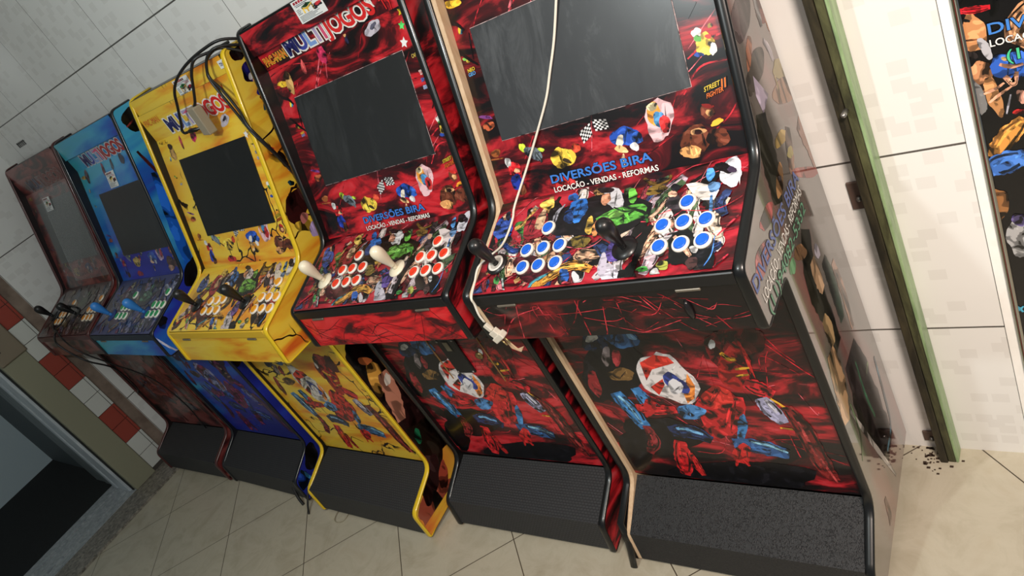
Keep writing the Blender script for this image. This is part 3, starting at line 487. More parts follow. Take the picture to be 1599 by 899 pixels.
for q in range(46):
    u = A.rng.uniform(0.50, 1.0); v = A.rng.uniform(0.15, 1.55); a = A.rng.gauss(1.3, 0.6); L_ = A.rng.uniform(0.10, 0.26)
    A.stroke(A.rng.choice([(196, 140, 95), (150, 96, 60), (60, 110, 185), (170, 170, 176), (90, 30, 36), (40, 36, 42), (205, 150, 110), (60, 60, 120)]), A.rng.uniform(0.03, 0.08), [(u - math.cos(a) * L_ / 2, v - math.sin(a) * L_ / 2), (u + A.rng.gauss(0, 0.03), v), (u + math.cos(a) * L_ / 2, v + math.sin(a) * L_ / 2)])
A.draw(POST, 0, -0.0105); o = obj('panel', bm, mats); o.parent = PO; o.matrix_parent_inverse = PO.matrix_basis.inverted()
bm = bmesh.new(); lm = [mat('black_print', (14, 13, 15), 0.25, 0, 0.3), mat('blue_lettering', (66, 128, 208), 0.3), mat('white_lettering', (232, 230, 226), 0.3), mat('green_lettering', (70, 190, 140), 0.3)]
zz = DZ - 0.0105
put_text(bm, fp, 'DIVERSÕES BIRA', 0.4165, 1.0335 + zz, (0.235, 0.0), (0, 0.0195), [(0.05, 0), (0.012, 1)], 0.0016)
put_text(bm, fp, 'LOCAÇÃO - VENDAS - REFORMAS', 0.4155, 1.0125 + zz, (0.245, 0.0), (0, 0.0125), [(0.04, 0), (0.012, 2)], 0.0016)
put_text(bm, fp, '(11)94082-5332', 0.4345, 0.982 + zz, (0.19, 0.0), (0, 0.0195), [(0.05, 0), (0.012, 3)], 0.0016)
o = obj('lettering', bm, lm); o.parent = PO; o.matrix_parent_inverse = PO.matrix_basis.inverted()
chrome = mat('chrome', (190, 188, 184), 0.12, 1.0)
part('chrome_edge', chrome, PO, lambda b: (box(b, 0.3722, 0.3760, -0.001, 0.030, 0.0, 1.62), box(b, 0.3780, 0.3828, -0.003, 0.030, 0.0, 1.62)), 0.0015)
part('red_reflection_strip', mat('chrome_red_reflection', (140, 62, 56), 0.35), PO, lambda b: box(b, 0.3760, 0.3780, 0.002, 0.030, 0.0, 1.62), 0)  # reddish reflection in the chrome moulding, painted as a strip of colour

# ---------------------------------------------------------------- the arcade cabinets
SPEC = {
 1: dict(pos=(-2.9689, 0.0654), yaw=0.007, w=0.6233, tilt=0.0016, P=[[-0.1271, 1.5616], [-0.314, 1.0], [-0.5369, 0.9132], [-0.5363, 0.8001], [-0.4038, 0.801], [-0.4009, 0.1744], [-0.5442, 0.1104], [-0.5453, 0]], bend=1.43),
 2: dict(pos=(-2.2979, 0.0558), yaw=-0.0242, w=0.6181, tilt=-0.0018, P=[[-0.1351, 1.558], [-0.3152, 0.9906], [-0.5394, 0.9118], [-0.5441, 0.8108], [-0.4038, 0.801], [-0.3964, 0.171], [-0.5354, 0.1009], [-0.5392, 0]], bend=1.43),
 3: dict(pos=(-1.5656, 0.0355), yaw=-0.0093, w=0.6222, tilt=0.0111, P=[[-0.1208, 1.5538], [-0.3101, 0.9898], [-0.5319, 0.9165], [-0.5413, 0.7979], [-0.4039, 0.7951], [-0.3969, 0.1698], [-0.5505, 0.1087], [-0.5533, 0]], bend=1.41),
 4: dict(pos=(-0.8836, 0.0958), yaw=0.0196, w=0.6114, tilt=-0.0042, P=[[-0.1442, 1.5705], [-0.3176, 0.9948], [-0.5337, 0.9252], [-0.5358, 0.7994], [-0.4038, 0.801], [-0.3961, 0.1587], [-0.5317, 0.0968], [-0.5456, 0]], bend=1.45),
 5: dict(pos=(-0.2082, 0.098), yaw=0.013, w=0.624, tilt=-0.0089, P=[[-0.1318, 1.561], [-0.3224, 1.0028], [-0.5337, 0.9278], [-0.5306, 0.7984], [-0.4037, 0.8069], [-0.4096, 0.1769], [-0.533, 0.0938], [-0.5438, 0]], bend=1.45)}
INK = dict(
 white=mat('white_ink', (236, 234, 228), 0.3), navy=mat('navy_ink', (34, 36, 96), 0.3), blue=mat('blue_ink', (60, 120, 205), 0.3), red=mat('red_ink', (214, 40, 40), 0.3),
 lav=mat('lavender_ink', (176, 160, 196), 0.3), pink=mat('pink_ink', (214, 84, 120), 0.3), sky=mat('pale_blue_ink', (124, 158, 216), 0.3), mid=mat('royal_ink', (62, 72, 160), 0.3), black=mat('black_ink', (16, 14, 16), 0.3),
 yellow=mat('yellow_ink', (226, 196, 60), 0.3), green=mat('green_ink', (86, 200, 140), 0.3), orange=mat('orange_ink', (224, 110, 40), 0.3), cyan=mat('cyan_ink', (90, 160, 220), 0.3))
WOOD = wood_edge()
plastic = lambda c, r=0.35: mat('glossy_plastic', c, r, 0, 0.2)
R5 = art_red('red_streak_print', (182, 36, 46), (212, 104, 108), -0.025)
R5L = art_red('red_streak_print_low', (182, 34, 44), (214, 96, 104), -0.02, 0.35)
R4 = art_red('bright_red_streak_print', (196, 32, 42), (218, 92, 98), 0.03, -0.5)
R4A = art_red('bright_red_apron_print', (212, 24, 34), (228, 70, 70), 0.10, 0.1)
G3 = art_gold('gold_crackle_print'); B2 = art_blue('blue_burst_print'); B2S = art_blue('cyan_side_print', True)
M1 = art_red('maroon_print', (120, 50, 46), (150, 96, 90), 0.08, -0.4, (58, 24, 24))
K5 = dict(bez=R5, ctl=art_red('control_red_print', (178, 30, 48), (208, 70, 84), 0.05, 0.32), apr=art_red('apron_dark_print', (160, 26, 36), (205, 60, 66), -0.075, 0.5), low=R5L, hdr=R5, side=None, mold=(16, 17, 18), inner=(14, 13, 14), trim=(20, 19, 20), ring=(236, 230, 220), btn=(22, 98, 214), joy=(20, 20, 21), rub='worm', scr=((54, 57, 60), 0.26))
K4 = dict(bez=R4, ctl=art_red('control_red_print_b', (170, 34, 48), (205, 84, 90), 0.05, 0.32), apr=R4A, low=R4, hdr=R4, side=R4, mold=(16, 17, 18), inner=(12, 11, 12), trim=(18, 17, 18), ring=(236, 232, 222), btn=(232, 58, 30), joy=(236, 226, 200), rub='brick', scr=((36, 38, 39), 0.10))
K3 = dict(bez=G3, ctl=art_gold('gold_control_print'), apr=G3, low=art_gold('gold_low_print'), hdr=G3, side=G3, mold=(226, 190, 34), inner=(20, 18, 16), trim=(222, 180, 50), ring=(236, 228, 214), btn=(238, 160, 34), joy=(20, 20, 20), rub='brick', scr=((22, 22, 22), 0.04))
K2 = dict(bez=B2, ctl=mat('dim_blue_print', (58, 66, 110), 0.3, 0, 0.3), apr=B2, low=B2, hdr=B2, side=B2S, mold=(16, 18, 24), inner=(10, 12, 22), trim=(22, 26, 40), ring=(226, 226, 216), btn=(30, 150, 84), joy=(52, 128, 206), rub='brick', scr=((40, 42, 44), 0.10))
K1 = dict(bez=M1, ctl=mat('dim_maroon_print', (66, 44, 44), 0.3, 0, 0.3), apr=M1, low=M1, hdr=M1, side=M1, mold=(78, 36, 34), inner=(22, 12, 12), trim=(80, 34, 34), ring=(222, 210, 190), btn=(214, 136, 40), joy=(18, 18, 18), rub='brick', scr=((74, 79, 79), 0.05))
KIND = {1: K1, 2: K2, 3: K3, 4: K4, 5: K5}
LABEL = {1: 'dull maroon arcade cabinet nearest the doorway, with a black cord over its controls', 2: 'blue arcade cabinet with green buttons and blue joysticks',
         3: 'yellow arcade cabinet with yellow edging and a hanging grey power adapter', 4: 'red arcade cabinet with red buttons and cream joysticks', 5: 'largest red and black arcade cabinet in front, with blue buttons'}
SCREEN = {1: (-0.208, 0.055, 0.222, 0.335), 2: (-0.172, 0.110, 0.262, 0.362), 3: (-0.190, 0.079, 0.225, 0.336), 4: (-0.2165, 0.090, 0.2185, 0.332), 5: (-0.2325, 0.100, 0.2125, 0.338)}
BTN = {5: [(-.119, .092), (-.159, .1405), (-.117, .1405), (-.0755, .140), (-.157, .182), (-.116, .182), (-.074, .181), (.191, .087), (.1505, .1305), (.1908, .1295), (.2335, .1315), (.1527, .1755), (.194, .1755), (.235, .174)],
       4: [(-.0907, .0835), (-.1354, .1245), (-.0936, .1242), (-.0511, .1243), (-.136, .1665), (-.0935, .1657), (-.0516, .165), (.2083, .0827), (.1672, .1225), (.2062, .1230), (.2477, .1226), (.1653, .1645), (.206, .1644), (.2461, .1636)],
       3: [(-.054, .0871), (-.1005, .1385), (-.0595, .1367), (-.0196, .135), (-.111, .1743), (-.0694, .1745), (-.0274, .1743), (.2566, .0893), (.2085, .1393), (.2489, .1402), (.2885, .1405), (.2015, .179), (.242, .178), (.2836, .178)],
       2: [(-.0388, .0798), (-.0954, .1314), (-.0595, .1326), (-.021, .1326), (-.1026, .169), (-.062, .1701), (-.0222, .1711), (.262, .0815), (.2005, .1315), (.2391, .1329), (.2791, .1344), (.1931, .1705), (.2326, .1705), (.2706, .1701)],
       1: [(-.0467, .0883), (-.1277, .1439), (-.0877, .1439), (-.047, .144), (-.1426, .1783), (-.1026, .1783), (-.0557, .1803), (.2635, .0855), (.1915, .1356), (.2321, .1361), (.2744, .1373), (.1858, .1746), (.2294, .1749), (.27, .1757)]}
JOY = {5: [(-.2334, .165), (.0799, .1675)], 4: [(-.1975, .1513), (.0934, .1455)], 3: [(-.1866, .1497), (.1192, .1499)], 2: [(-.1709, .1632), (.153, .1614)], 1: [(-.231, .1454), (.0602, .1483)]}
def cab_matrix(c):
    s = SPEC[c]; return Matrix.Translation((s['pos'][0], s['pos'][1], 0)) @ Matrix.Rotation(s['yaw'], 4, 'Z') @ Matrix.Rotation(s['tilt'], 4, 'Y')
def frames(c):
    P = [(y, z + DZ) for y, z in SPEC[c]['P']]; b = SPEC[c]['bend'] + DZ
    top = P[0][1]
    return dict(hdr=prof_frame((-0.148 if c in (4, 5) else P[0][0] - 0.008, top - 0.004), (-0.151 if c in (4, 5) else P[0][0] - 0.012, 1.498 + DZ if c in (4, 5) else 1.486 + DZ)),
                strip=prof_frame((-0.1405, 1.502 + DZ), (-0.140, b)), bez=prof_frame((-0.14, b), (P[1][0] + 0.018, P[1][1] + 0.013)),
                ctl=prof_frame((P[1][0] + 0.012, P[1][1] + 0.006), (P[2][0], P[2][1] + 0.003)),
                apr=prof_frame((P[2][0] + 0.001, P[2][1] - 0.008), (P[3][0] + 0.002, P[3][1] + 0.001)),
                low=prof_frame((P[4][0] + 0.012, 0.80 + DZ), (P[5][0] + 0.012, P[5][1] + 0.004)),
                kt=prof_frame((P[5][0] + 0.014, P[5][1] - 0.006), (P[6][0] + 0.001, P[6][1] + 0.004)), kf=prof_frame((P[6][0] + 0.001, P[6][1] + 0.004), (P[7][0] + 0.001, P[7][1] + 0.006)))
def title(bm, f, u0, u1, v, ht, dim=None):
    """MULTIJOGOS: a blue word fading to lilac, then a red one, white outlined"""
    um = u0 + (u1 - u0) * 0.47
    cols = [1, 1, 2, 3, 4, 4, 5]
    put_text(bm, f, 'MULTI', u0, v, (um - u0 - 0.002, 0), (0, -ht), [(0.10, 0), (0.035, 1)], 0.0009, 0, 0.95, lambda a: 1 if a < 0.36 else 2 if a < 0.55 else 3 if a < 0.68 else 4 if a < 0.86 else 5)
    put_text(bm, f, 'JOGOS', um + 0.003, v, (u1 - um - 0.003, 0), (0, -ht), [(0.10, 0), (0.035, 6)], 0.0009, 0, 0.95)
def slogan(bm, f, u0, u1, v1, v2, ci):
    put_text(bm, f, 'DIVERSÕES BIRA', u0, v1, (u1 - u0 - 0.008, -0.0015), (0, -0.0175), [(0.06, 1), (0.02, ci)], 0.0014)
    put_text(bm, f, 'LOCAÇÃO - VENDAS - REFORMAS', u0 + 0.001, v2, (u1 - u0, -0.001), (0, -0.0115), [(0.04, 1), (0.015, 0)], 0.0014)
def sticker(par, f, u0, u1, v0, v1, h=0.0006):
    bm = bmesh.new(); W = u1 - u0; H = v1 - v0
    mats = [mat('sticker_paper', (226, 228, 226), 0.5)]
    g = Frame(f.p(0, 0, h + 0.0004), f.U, f.V); g.N = f.N
    slab(bm, g, u0, u1, v0, v1, 0.0005); A = Art(bm, g, mats, 0.5)
    q = lambda a, b: (u0 + W * a, v0 + H * b)
    R = lambda a, b, c, d, col: A.poly([q(a, b), q(c, b), q(c, d), q(a, d)], col)
    for i in range(7): R(0.07 + i * 0.095, 0.05, 0.07 + i * 0.095 + 0.075, 0.16, (150, 30, 48))
    R(0.07, 0.20, 0.80, 0.225, (90, 90, 120)); R(0.10, 0.26, 0.5, 0.285, (110, 110, 130)); R(0.62, 0.25, 0.92, 0.275, (190, 90, 110)); R(0.66, 0.31, 0.94, 0.335, (190, 90, 110))
    A.poly([q(0.26, 0.36), q(0.5, 0.28), q(0.66, 0.34), q(0.42, 0.46)], (30, 110, 50))
    A.poly([q(0.26, 0.37), q(0.42, 0.47), q(0.66, 0.35), q(0.66, 0.42), q(0.42, 0.55), q(0.26, 0.44)], (220, 180, 60))
    for a in (0.27, 0.41, 0.61): R(a, 0.44, a + 0.05, 0.66, (214, 172, 60))
    A.poly(A.ring(q(0.80, 0.56), (W * 0.15, 0), (0, H * 0.1)), (26, 26, 30)); A.poly(A.ring(q(0.83, 0.52), (W * 0.11, 0), (0, H * 0.07)), (170, 34, 44)); A.poly(A.ring(q(0.70, 0.66), (W * 0.07, 0), (0, H * 0.05)), (26, 26, 30))
    for i in range(4): R(0.06, 0.40 + i * 0.065, 0.18 + 0.03 * (i % 2), 0.42 + i * 0.065, (70, 90, 96))
    for i in range(5): R(0.06, 0.70 + i * 0.055, 0.55 + 0.35 * ((i * 37) % 10) / 10, 0.72 + i * 0.055, (76, 88, 96))
    return obj('sticker', bm, mats, par)
def build(c):
    s = SPEC[c]; K = KIND[c]; P = [(y, z + DZ) for y, z in s['P']]; w2 = s['w'] / 2; TH = 0.018; yb = -s['pos'][1] - 0.001
    iw = w2 - TH; F = frames(c); u0L = -iw + (0.013 if c == 5 else 0.0)
    root = bpy.data.objects.new('arcade_cabinet', None); COL.objects.link(root)
    root.location = (s['pos'][0], s['pos'][1], 0); root.rotation_euler = (0, s['tilt'], s['yaw'])
    tag(root, LABEL[c], 'arcade cabinet', 'arcade cabinets lined up along the wall')
    inner = mat('cabinet_inner_black', K['inner'], 0.35)
    poly = P + [(yb, 0.043 + DZ), (yb, P[0][1])]
    rad = [0.018, 0.035, 0.016, 0.010, 0.012, 0.035, 0.022, 0.004, 0, 0]
    out = fillet(poly, rad)
    # ---- side panels with their edge moulding
    for sd in (-1, 1):
        bm = bmesh.new(); uvl = bm.loops.layers.uv.verify()
        xo, xi = sd * w2, sd * (w2 - TH)
        a = [bm.verts.new((xo, y, z)) for y, z in out]; b = [bm.verts.new((xi, y, z)) for y, z in out]
        fa = bm.faces.new(a if sd > 0 else a[::-1]); fb = bm.faces.new(b[::-1] if sd > 0 else b)
        fa.normal_update(); fb.normal_update()
        if fa.normal.x * sd < 0: fa.normal_flip()
        if fb.normal.x * sd > 0: fb.normal_flip()
        for l in fa.loops: l[uvl].uv = (l.vert.co.y, l.vert.co.z)
        n = len(out); fb.material_index = 1
        for i in range(n):
            fc = bm.faces.new((a[i], b[i], b[(i + 1) % n], a[(i + 1) % n])); fc.material_index = 1
        bmesh.ops.recalc_face_normals(bm, faces=bm.faces[:])
        outm = K['side'] if K['side'] else mat('grey_sheen_print', (88, 80, 74), 0.16, 0, 0.6)  # the fallback grey has the gloss sheen put into its colour
        if c == 5 and sd > 0:
            k = NT('side_print_grey_sheen', 0.07, 1.0); uv = k.uv()
            k.color(k.ramp(k.noise(k.mapping(uv, scale=(3, 1, 1)), 2.4, 3, 0.5, 0.6), [(0.38, (84, 78, 72)), (0.52, (104, 96, 90)), (0.66, (132, 88, 84))])); outm = k.m  # grey of the pale wall mirrored in the gloss, put into the base colour
        mats = [outm, inner]
        if sd > 0 and c in (2, 3, 5):
            fs = Frame((xo, 0, 0), (0, 1, 0), (0, 0, 1)); fs.N = Vector((1, 0, 0))
            A = Art(bm, fs, mats, 0.07 if c == 5 else 0.18, 11); A.lim = None; A.grain = 9.0; A.soft = True
            if c == 5: A.fade = (112, 104, 98, 0.22)  # inks greyed to paint in the reflection that washes over the print
            spec = {2: SIDE2, 3: SIDE3, 5: SIDE5}[c]
            def inside(y, z):
                r = False; j = len(out) - 1
                for i in range(len(out)):
                    (yi, zi), (yj, zj) = out[i], out[j]
                    if (zi > z) != (zj > z) and y < (yj - yi) * (z - zi) / (zj - zi) + yi: r = not r
                    j = i
                return r
            def front(z):        # front edge of the outline at height z
                ys = []
                for i in range(len(out)):
                    (ya, za), (y2, z2) = out[i - 1], out[i]
                    if (za - z) * (z2 - z) <= 0 and abs(z2 - za) > 1e-6: ys.append(ya + (y2 - ya) * (z - za) / (z2 - za))
                return (min(ys) if ys else -0.5), (max(ys) if ys else yb)
            op = A.poly
            def clip(pts, col, keep=False):
                q = []
                for y, z in pts:
                    z = min(max(z, 0.06), P[0][1] - 0.01); a_, b_ = front(z); q.append((min(max(y, a_ + 0.004), b_ - 0.002), z))
                op(q, col)
            A.poly = clip
            A.draw([[e[0], e[1]] + ([e[2], e[3] + DZ] + e[4:8] if e[0] == 'b' else [e[2], [(p[0], p[1] + DZ) for p in e[3]]] if e[0] == 's' else [[(p[0], p[1] + DZ) for p in e[2]]]) for e in spec])
        sp = obj('side_panel', bm, mats, root)
        if c == 5 and sd > 0:
            bm = bmesh.new(); z_ = DZ
            put_text(bm, fs, 'DIVERSÕES BIRA', -0.524, 0.869 + z_, (0.318, 0.008), (0, 0.029), [(0.03, 0), (0.0, 1)], 0.0010)
            put_text(bm, fs, 'LOCAÇÃO - VENDAS - REFORMAS', -0.508, 0.834 + z_, (0.292, 0.018), (0, 0.022), [(0.0, 2)], 0.0010)
            put_text(bm, fs, '(11)94082-5332', -0.504, 0.806 + z_, (0.278, 0.014), (0, 0.025), [(0.04, 3), (0.0, 4)], 0.0010)
            obj('side_lettering', bm, [mat('slate_ink', (84, 84, 100), 0.3), mat('blue_grey_ink', (96, 112, 168), 0.3), INK['white'], mat('dark_green_ink', (24, 50, 40), 0.3), mat('sage_ink', (104, 156, 124), 0.3)], sp)
        # moulding swept along the front edge
        seq = out[:-2]
        path = [((yb), P[0][1])] + seq + [(P[7][0] + 0.03, P[7][1] + 0.004)]
        hw = TH / 2 + 0.001
        def sweep(bm, path, x_c, hw, lift=0.0):
            prof = [(-hw, -0.002), (-hw, 0.0012), (-hw * 0.7, 0.0036), (0, 0.0046), (hw * 0.7, 0.0036), (hw, 0.0012), (hw, -0.002)]
            rings = []
            for i, (y, z) in enumerate(path):
                p0 = Vector(path[max(i - 1, 0)]); p1 = Vector(path[min(i + 1, len(path) - 1)]); t = (p1 - p0).normalized(); nn = Vector((t.y, -t.x))
                rings.append([bm.verts.new((x_c + px, y + nn.x * (ph + lift), z + nn.y * (ph + lift))) for px, ph in prof])
            for A_, B_ in zip(rings, rings[1:]):
                for j in range(len(prof)):
                    fc = bm.faces.new((A_[j], A_[(j + 1) % len(prof)], B_[(j + 1) % len(prof)], B_[j])); fc.smooth = True
            bm.faces.new(rings[0]); bm.faces.new(rings[-1][::-1]); bmesh.ops.recalc_face_normals(bm, faces=bm.faces[:])
        bm = bmesh.new()
        if c == 5 and sd < 0:      # this strip has come loose at the foot and hangs away from the board
            kk = max(i for i, q in enumerate(path) if q[1] > P[6][1] + 0.035)
            path = path[:kk] + [(P[6][0] + 0.012, P[6][1] + 0.03), (P[6][0] + 0.004, P[6][1] - 0.02), (P[6][0] - 0.012, 0.045), (P[6][0] - 0.032, 0.004)]
        sweep(bm, path, sd * (w2 - TH / 2), hw)
        em = obj('edge_molding', bm, plastic(K['mold'], 0.3), sp)
        if c == 5 and sd < 0: em['label'] = 'black edge strip hanging loose at the foot'
    if c == 5:                      # raw board doubling the left side
        bm = bmesh.new(); x0, x1 = -iw, -iw + 0.013
        o2 = fillet(poly, [max(0, r * 0.8) for r in rad])
        a = [bm.verts.new((x0 + 0.0002, y + 0.002, z)) for y, z in o2]; b = [bm.verts.new((x1, y + 0.002, z)) for y, z in o2]
        bm.faces.new(a); bm.faces.new(b[::-1])
        for i in range(len(o2)): bm.faces.new((a[i], b[i], b[(i + 1) % len(o2)], a[(i + 1) % len(o2)]))
        bmesh.ops.recalc_face_normals(bm, faces=bm.faces[:])
        o = obj('inner_board', bm, WOOD, root); o['label'] = 'raw tan board edge inside the left moulding'
    # ---- header, bezel, screen
    bm = bmesh.new(); mats = [K['hdr'], inner]; slab(bm, F['hdr'], u0L, iw, 0, F['hdr'].L, 0.02, 0, 1); hd = obj('header_panel', bm, mats, root)
    bm = bmesh.new(); box(bm, -iw, iw, P[0][0] - 0.004, yb - 0.002, P[0][1] - 0.014, P[0][1] - 0.003); obj('top_panel', bm, inner, root)
    bm = bmesh.new(); box(bm, -iw, iw, yb - 0.012, yb - 0.001, 0.06, P[0][1] - 0.014); obj('back_panel', bm, inner, root)
    bm = bmesh.new(); mats = [K['bez'], inner]
    fb_ = F['bez']; fs_ = F['strip']
    slab(bm, fs_, u0L, iw, 0, fs_.L, 0.006, 0, 1); slab(bm, fb_, u0L, iw, 0, fb_.L + 0.0095, 0.006, 0, 1)
    uvl = bm.loops.layers.uv.verify()
    A = Art(bm, fb_, mats, 0.28, 3); A.lim = (u0L + 0.002, iw - 0.002, 0.002, fb_.L - 0.002)
    dv = fb_.L - frames(5)['bez'].L
    SB = SCREEN[c]
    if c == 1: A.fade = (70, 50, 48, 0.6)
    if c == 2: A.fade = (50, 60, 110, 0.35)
    if c in (4, 5):
        A.filaments(30, [(198, 40, 54), (176, 30, 42), (222, 104, 112)], -0.28, 0.28, 0.02, fb_.L - 0.02, -0.6, 0.35, (0.001, 0.004))
        A.draw(BEZ, 0.02 if c == 4 else 0.0, dv)
    else:
        A.draw([e for e in BEZ if not (e[0] == 's' and e[1][0] == 14)], 0.012, dv)
    f4 = 0.02 if c == 4 else (0.012 if c < 4 else 0.0)
    A.checker([(-0.0195 + f4, 0.372 + dv), (0.005 + f4, 0.359 + dv), (0.0095 + f4, 0.382 + dv), (-0.011 + f4, 0.393 + dv)] if False else [(p[0] + f4, p[1] + dv) for p in BEZ[[i for i, e in enumerate(BEZ) if e[0] == 'p'][0]][2]])
    A.checker([(p[0] + f4, p[1] + dv) for p in BEZ[[i for i, e in enumerate(BEZ) if e[0] == 'p'][1]][2]])
    if c in (3, 4):
        for j, (u, v, r, col) in enumerate(((0.252, 0.006, 0.012, (226, 190, 40)), (0.241, 0.034, 0.011, (70, 190, 90)), (0.232, 0.070, 0.013, (232, 232, 232)))): A.splash(col, u, v + 0.006, r, 5)
        A.blob((200, 50, 90), -0.052, 0.022, 0.016, 0, 0, 0.024); A.blob((190, 184, 200), 0.150, 0.018, 0.026, -0.008, 0.008, 0.014); A.blob((90, 90, 110), 0.153, 0.014, 0.012, -0.004, 0.003, 0.005)
        A.blob((40, 40, 70), 0.052, 0.004 + 0.012, 0.006, 0, 0, 0.012); A.blob((215, 170, 110), 0.050, 0.004, 0.005, 0, 0, 0.004)
        A.blob((190, 150, 90), -0.215, 0.052, 0.016, 0, 0, 0.026); A.blob((60, 40, 30), -0.218, 0.030, 0.014, 0, 0, 0.010); A.blob((200, 80, 80), -0.138, 0.030, 0.008, 0, 0, 0.02)
    if c == 2:
        A.blob((150, 50, 60), -0.04, 0.03, 0.012, 0, 0, 0.026); A.blob((50, 60, 60), 0.05, 0.026, 0.012, 0, 0, 0.02); A.blob((110, 90, 70), -0.215, 0.03, 0.016, 0, 0, 0.03); A.blob((40, 44, 50), 0.15, 0.02, 0.02, 0, 0, 0.022)
    if c in (4, 5):                                  # thin cut line around the screen opening
        a_, b_, c_, d_ = SB; e = 0.0012; A.fade = None
        for r in ((a_ - e, b_ - e, c_ + e, b_), (a_ - e, d_, c_ + e, d_ + e), (a_ - e, b_, a_, d_), (c_, b_, c_ + e, d_)): A.poly([(r[0], r[1]), (r[2], r[1]), (r[2], r[3]), (r[0], r[3])], (190, 170, 168))
    bz = obj('screen_bezel', bm, mats, root)
    bm = bmesh.new(); gs = Frame(fb_.p(0, 0, 0.0026), fb_.U, fb_.V); gs.N = fb_.N
    slab(bm, gs, SB[0], SB[2], SB[1], SB[3], 0.004); obj('screen', bm, screen_glass('dark_screen_glass', *K['scr']), root)
    # ---- lettering on the bezel
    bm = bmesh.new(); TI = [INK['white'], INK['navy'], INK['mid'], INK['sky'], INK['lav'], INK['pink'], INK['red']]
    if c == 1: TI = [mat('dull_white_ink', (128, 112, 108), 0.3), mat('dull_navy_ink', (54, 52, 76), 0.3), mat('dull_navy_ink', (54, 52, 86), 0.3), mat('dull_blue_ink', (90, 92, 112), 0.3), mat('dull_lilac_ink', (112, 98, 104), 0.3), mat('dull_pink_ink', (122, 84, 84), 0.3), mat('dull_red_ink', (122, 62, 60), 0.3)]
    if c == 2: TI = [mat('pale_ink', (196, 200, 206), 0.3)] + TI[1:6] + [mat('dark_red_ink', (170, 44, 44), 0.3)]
    tv = {5: 0.050, 4: 0.042, 3: 0.083, 2: 0.068, 1: 0.064}[c]
    tu = {5: (-0.17, 0.18), 4: (-0.168, 0.180), 3: (-0.160, 0.214), 2: (-0.168, 0.215), 1: (-0.165, 0.212)}[c]
    if tv > fs_.L - 0.001: tv = fs_.L - 0.001
    title(bm, fs_, tu[0], tu[1], tv, 0.046 if c != 4 else 0.044)
    obj('title_lettering', bm, TI, bz)
    if c >= 3:
        LI = [INK['white'], INK['black'], INK['blue'], INK['yellow'], INK['orange'], INK['red'], INK['cyan'], INK['green'], INK['navy']]
        def logo(*rows):
            b_ = bmesh.new()
            for r in rows: put_text(b_, *r)
            obj('logo_lettering', b_, LI, bz)
        if c >= 4:
            d_ = 0.0225 if c == 4 else 0.0
            bm = bmesh.new(); slogan(bm, fb_, -0.1345 + d_, 0.1125 + d_, 0.4515 + dv, 0.4715 + dv, 2); obj('slogan_lettering', bm, LI, bz)
        O1, O2 = 0.0014, 0.0014
        logo((fb_, 'STREET', 0.234, 0.3535 + dv, (0.030, -0.005), (-0.001, -0.0085), [(0.08, 1), (0.01, 3)], 0.0014, 0.3),
             (fb_, 'FIGHTER', 0.236, 0.3655 + dv, (0.032, -0.0055), (-0.001, -0.0085), [(0.08, 1), (0.01, 4)], 0.0014, 0.3),
             (fb_, 'II', 0.2655, 0.3555 + dv, (0.008, -0.001), (-0.002, -0.0165), [(0.08, 1), (0.01, 4)], 0.0014, 0.3))
        if c == 5:
            logo((fb_, 'NEO', -0.2705, 0.1815, (0.020, -0.001), (0, -0.0075), [(0.05, 1), (0.02, 3)], 0.0014), (fb_, 'GEO', -0.2715, 0.1905, (0.020, -0.001), (0, -0.0075), [(0.05, 1), (0.02, 6)], 0.0014))
        else:
            q = dv
            logo((fb_, 'CAPCOM', 0.2425, 0.1085 + q, (0.033, 0), (0, -0.009), [(0.06, 8), (0.01, 3)], 0.0014))
            logo((fb_, 'TAITO', 0.2500, 0.1480 + q, (0.028, 0), (0, -0.009), [(0.10, 0), (0.01, 5)], 0.0014))
            logo((fb_, 'SNK', 0.2480, 0.1640 + q, (0.028, 0), (0, -0.008), [(0.04, 8), (0.01, 2)], 0.0014))
            logo((fb_, 'SEGA', 0.2480, 0.1810 + q, (0.028, 0), (0, -0.008), [(0.05, 0), (0.01, 2)], 0.0014))
            logo((fs_, 'PAC-MAN', -0.277, 0.040, (0.098, -0.001), (0.0, -0.022), [(0.06, 3), (0.0, 5)], 0.0009))
            logo((fs_, 'Ty', 0.205, 0.050, (0.034, -0.012), (0.0, -0.030), [(0.03, 1), (0.0, 5)], 0.0009))
            logo((fb_, 'NEO', -0.243, 0.178 + q, (0.016, -0.001), (0, -0.006), [(0.02, 3)], 0.0014), (fb_, 'GEO', -0.243, 0.185 + q, (0.016, -0.001), (0, -0.006), [(0.02, 6)], 0.0014))
    # ---- control panel
    f = F['ctl']; bm = bmesh.new(); mats = [K['ctl'], inner]
    slab(bm, f, u0L, iw, 0.0, f.L - 0.001, 0.016, 0, 1)
    A = Art(bm, f, mats, 0.26, 8); A.lim = (u0L + 0.003, iw - 0.002, 0.003, f.L - 0.005)
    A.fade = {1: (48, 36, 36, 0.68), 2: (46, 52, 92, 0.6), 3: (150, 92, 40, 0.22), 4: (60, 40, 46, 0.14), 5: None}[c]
    A.crowd({1: 90, 2: 90, 3: 44, 4: 110, 5: 120}[c], [(120, 60, 30), (60, 34, 26), (190, 90, 40), (150, 40, 40), (206, 186, 200)] if c == 3 else [(14, 12, 14), (16, 12, 14), (120, 34, 44), (196, 156, 124), (92, 30, 36), (50, 40, 44), (150, 116, 70), (44, 62, 110), (206, 186, 170), (30, 26, 30), (66, 92, 60), (200, 190, 198), (170, 152, 162), (226, 216, 210), (214, 170, 140), (150, 60, 70)], -0.27, 0.27, 0.03, 0.225)
    if c >= 4: A.filaments(26, [(206, 60, 78), (188, 36, 52), (222, 110, 120)], -0.28, 0.28, 0.02, 0.235, -0.5, 0.3)
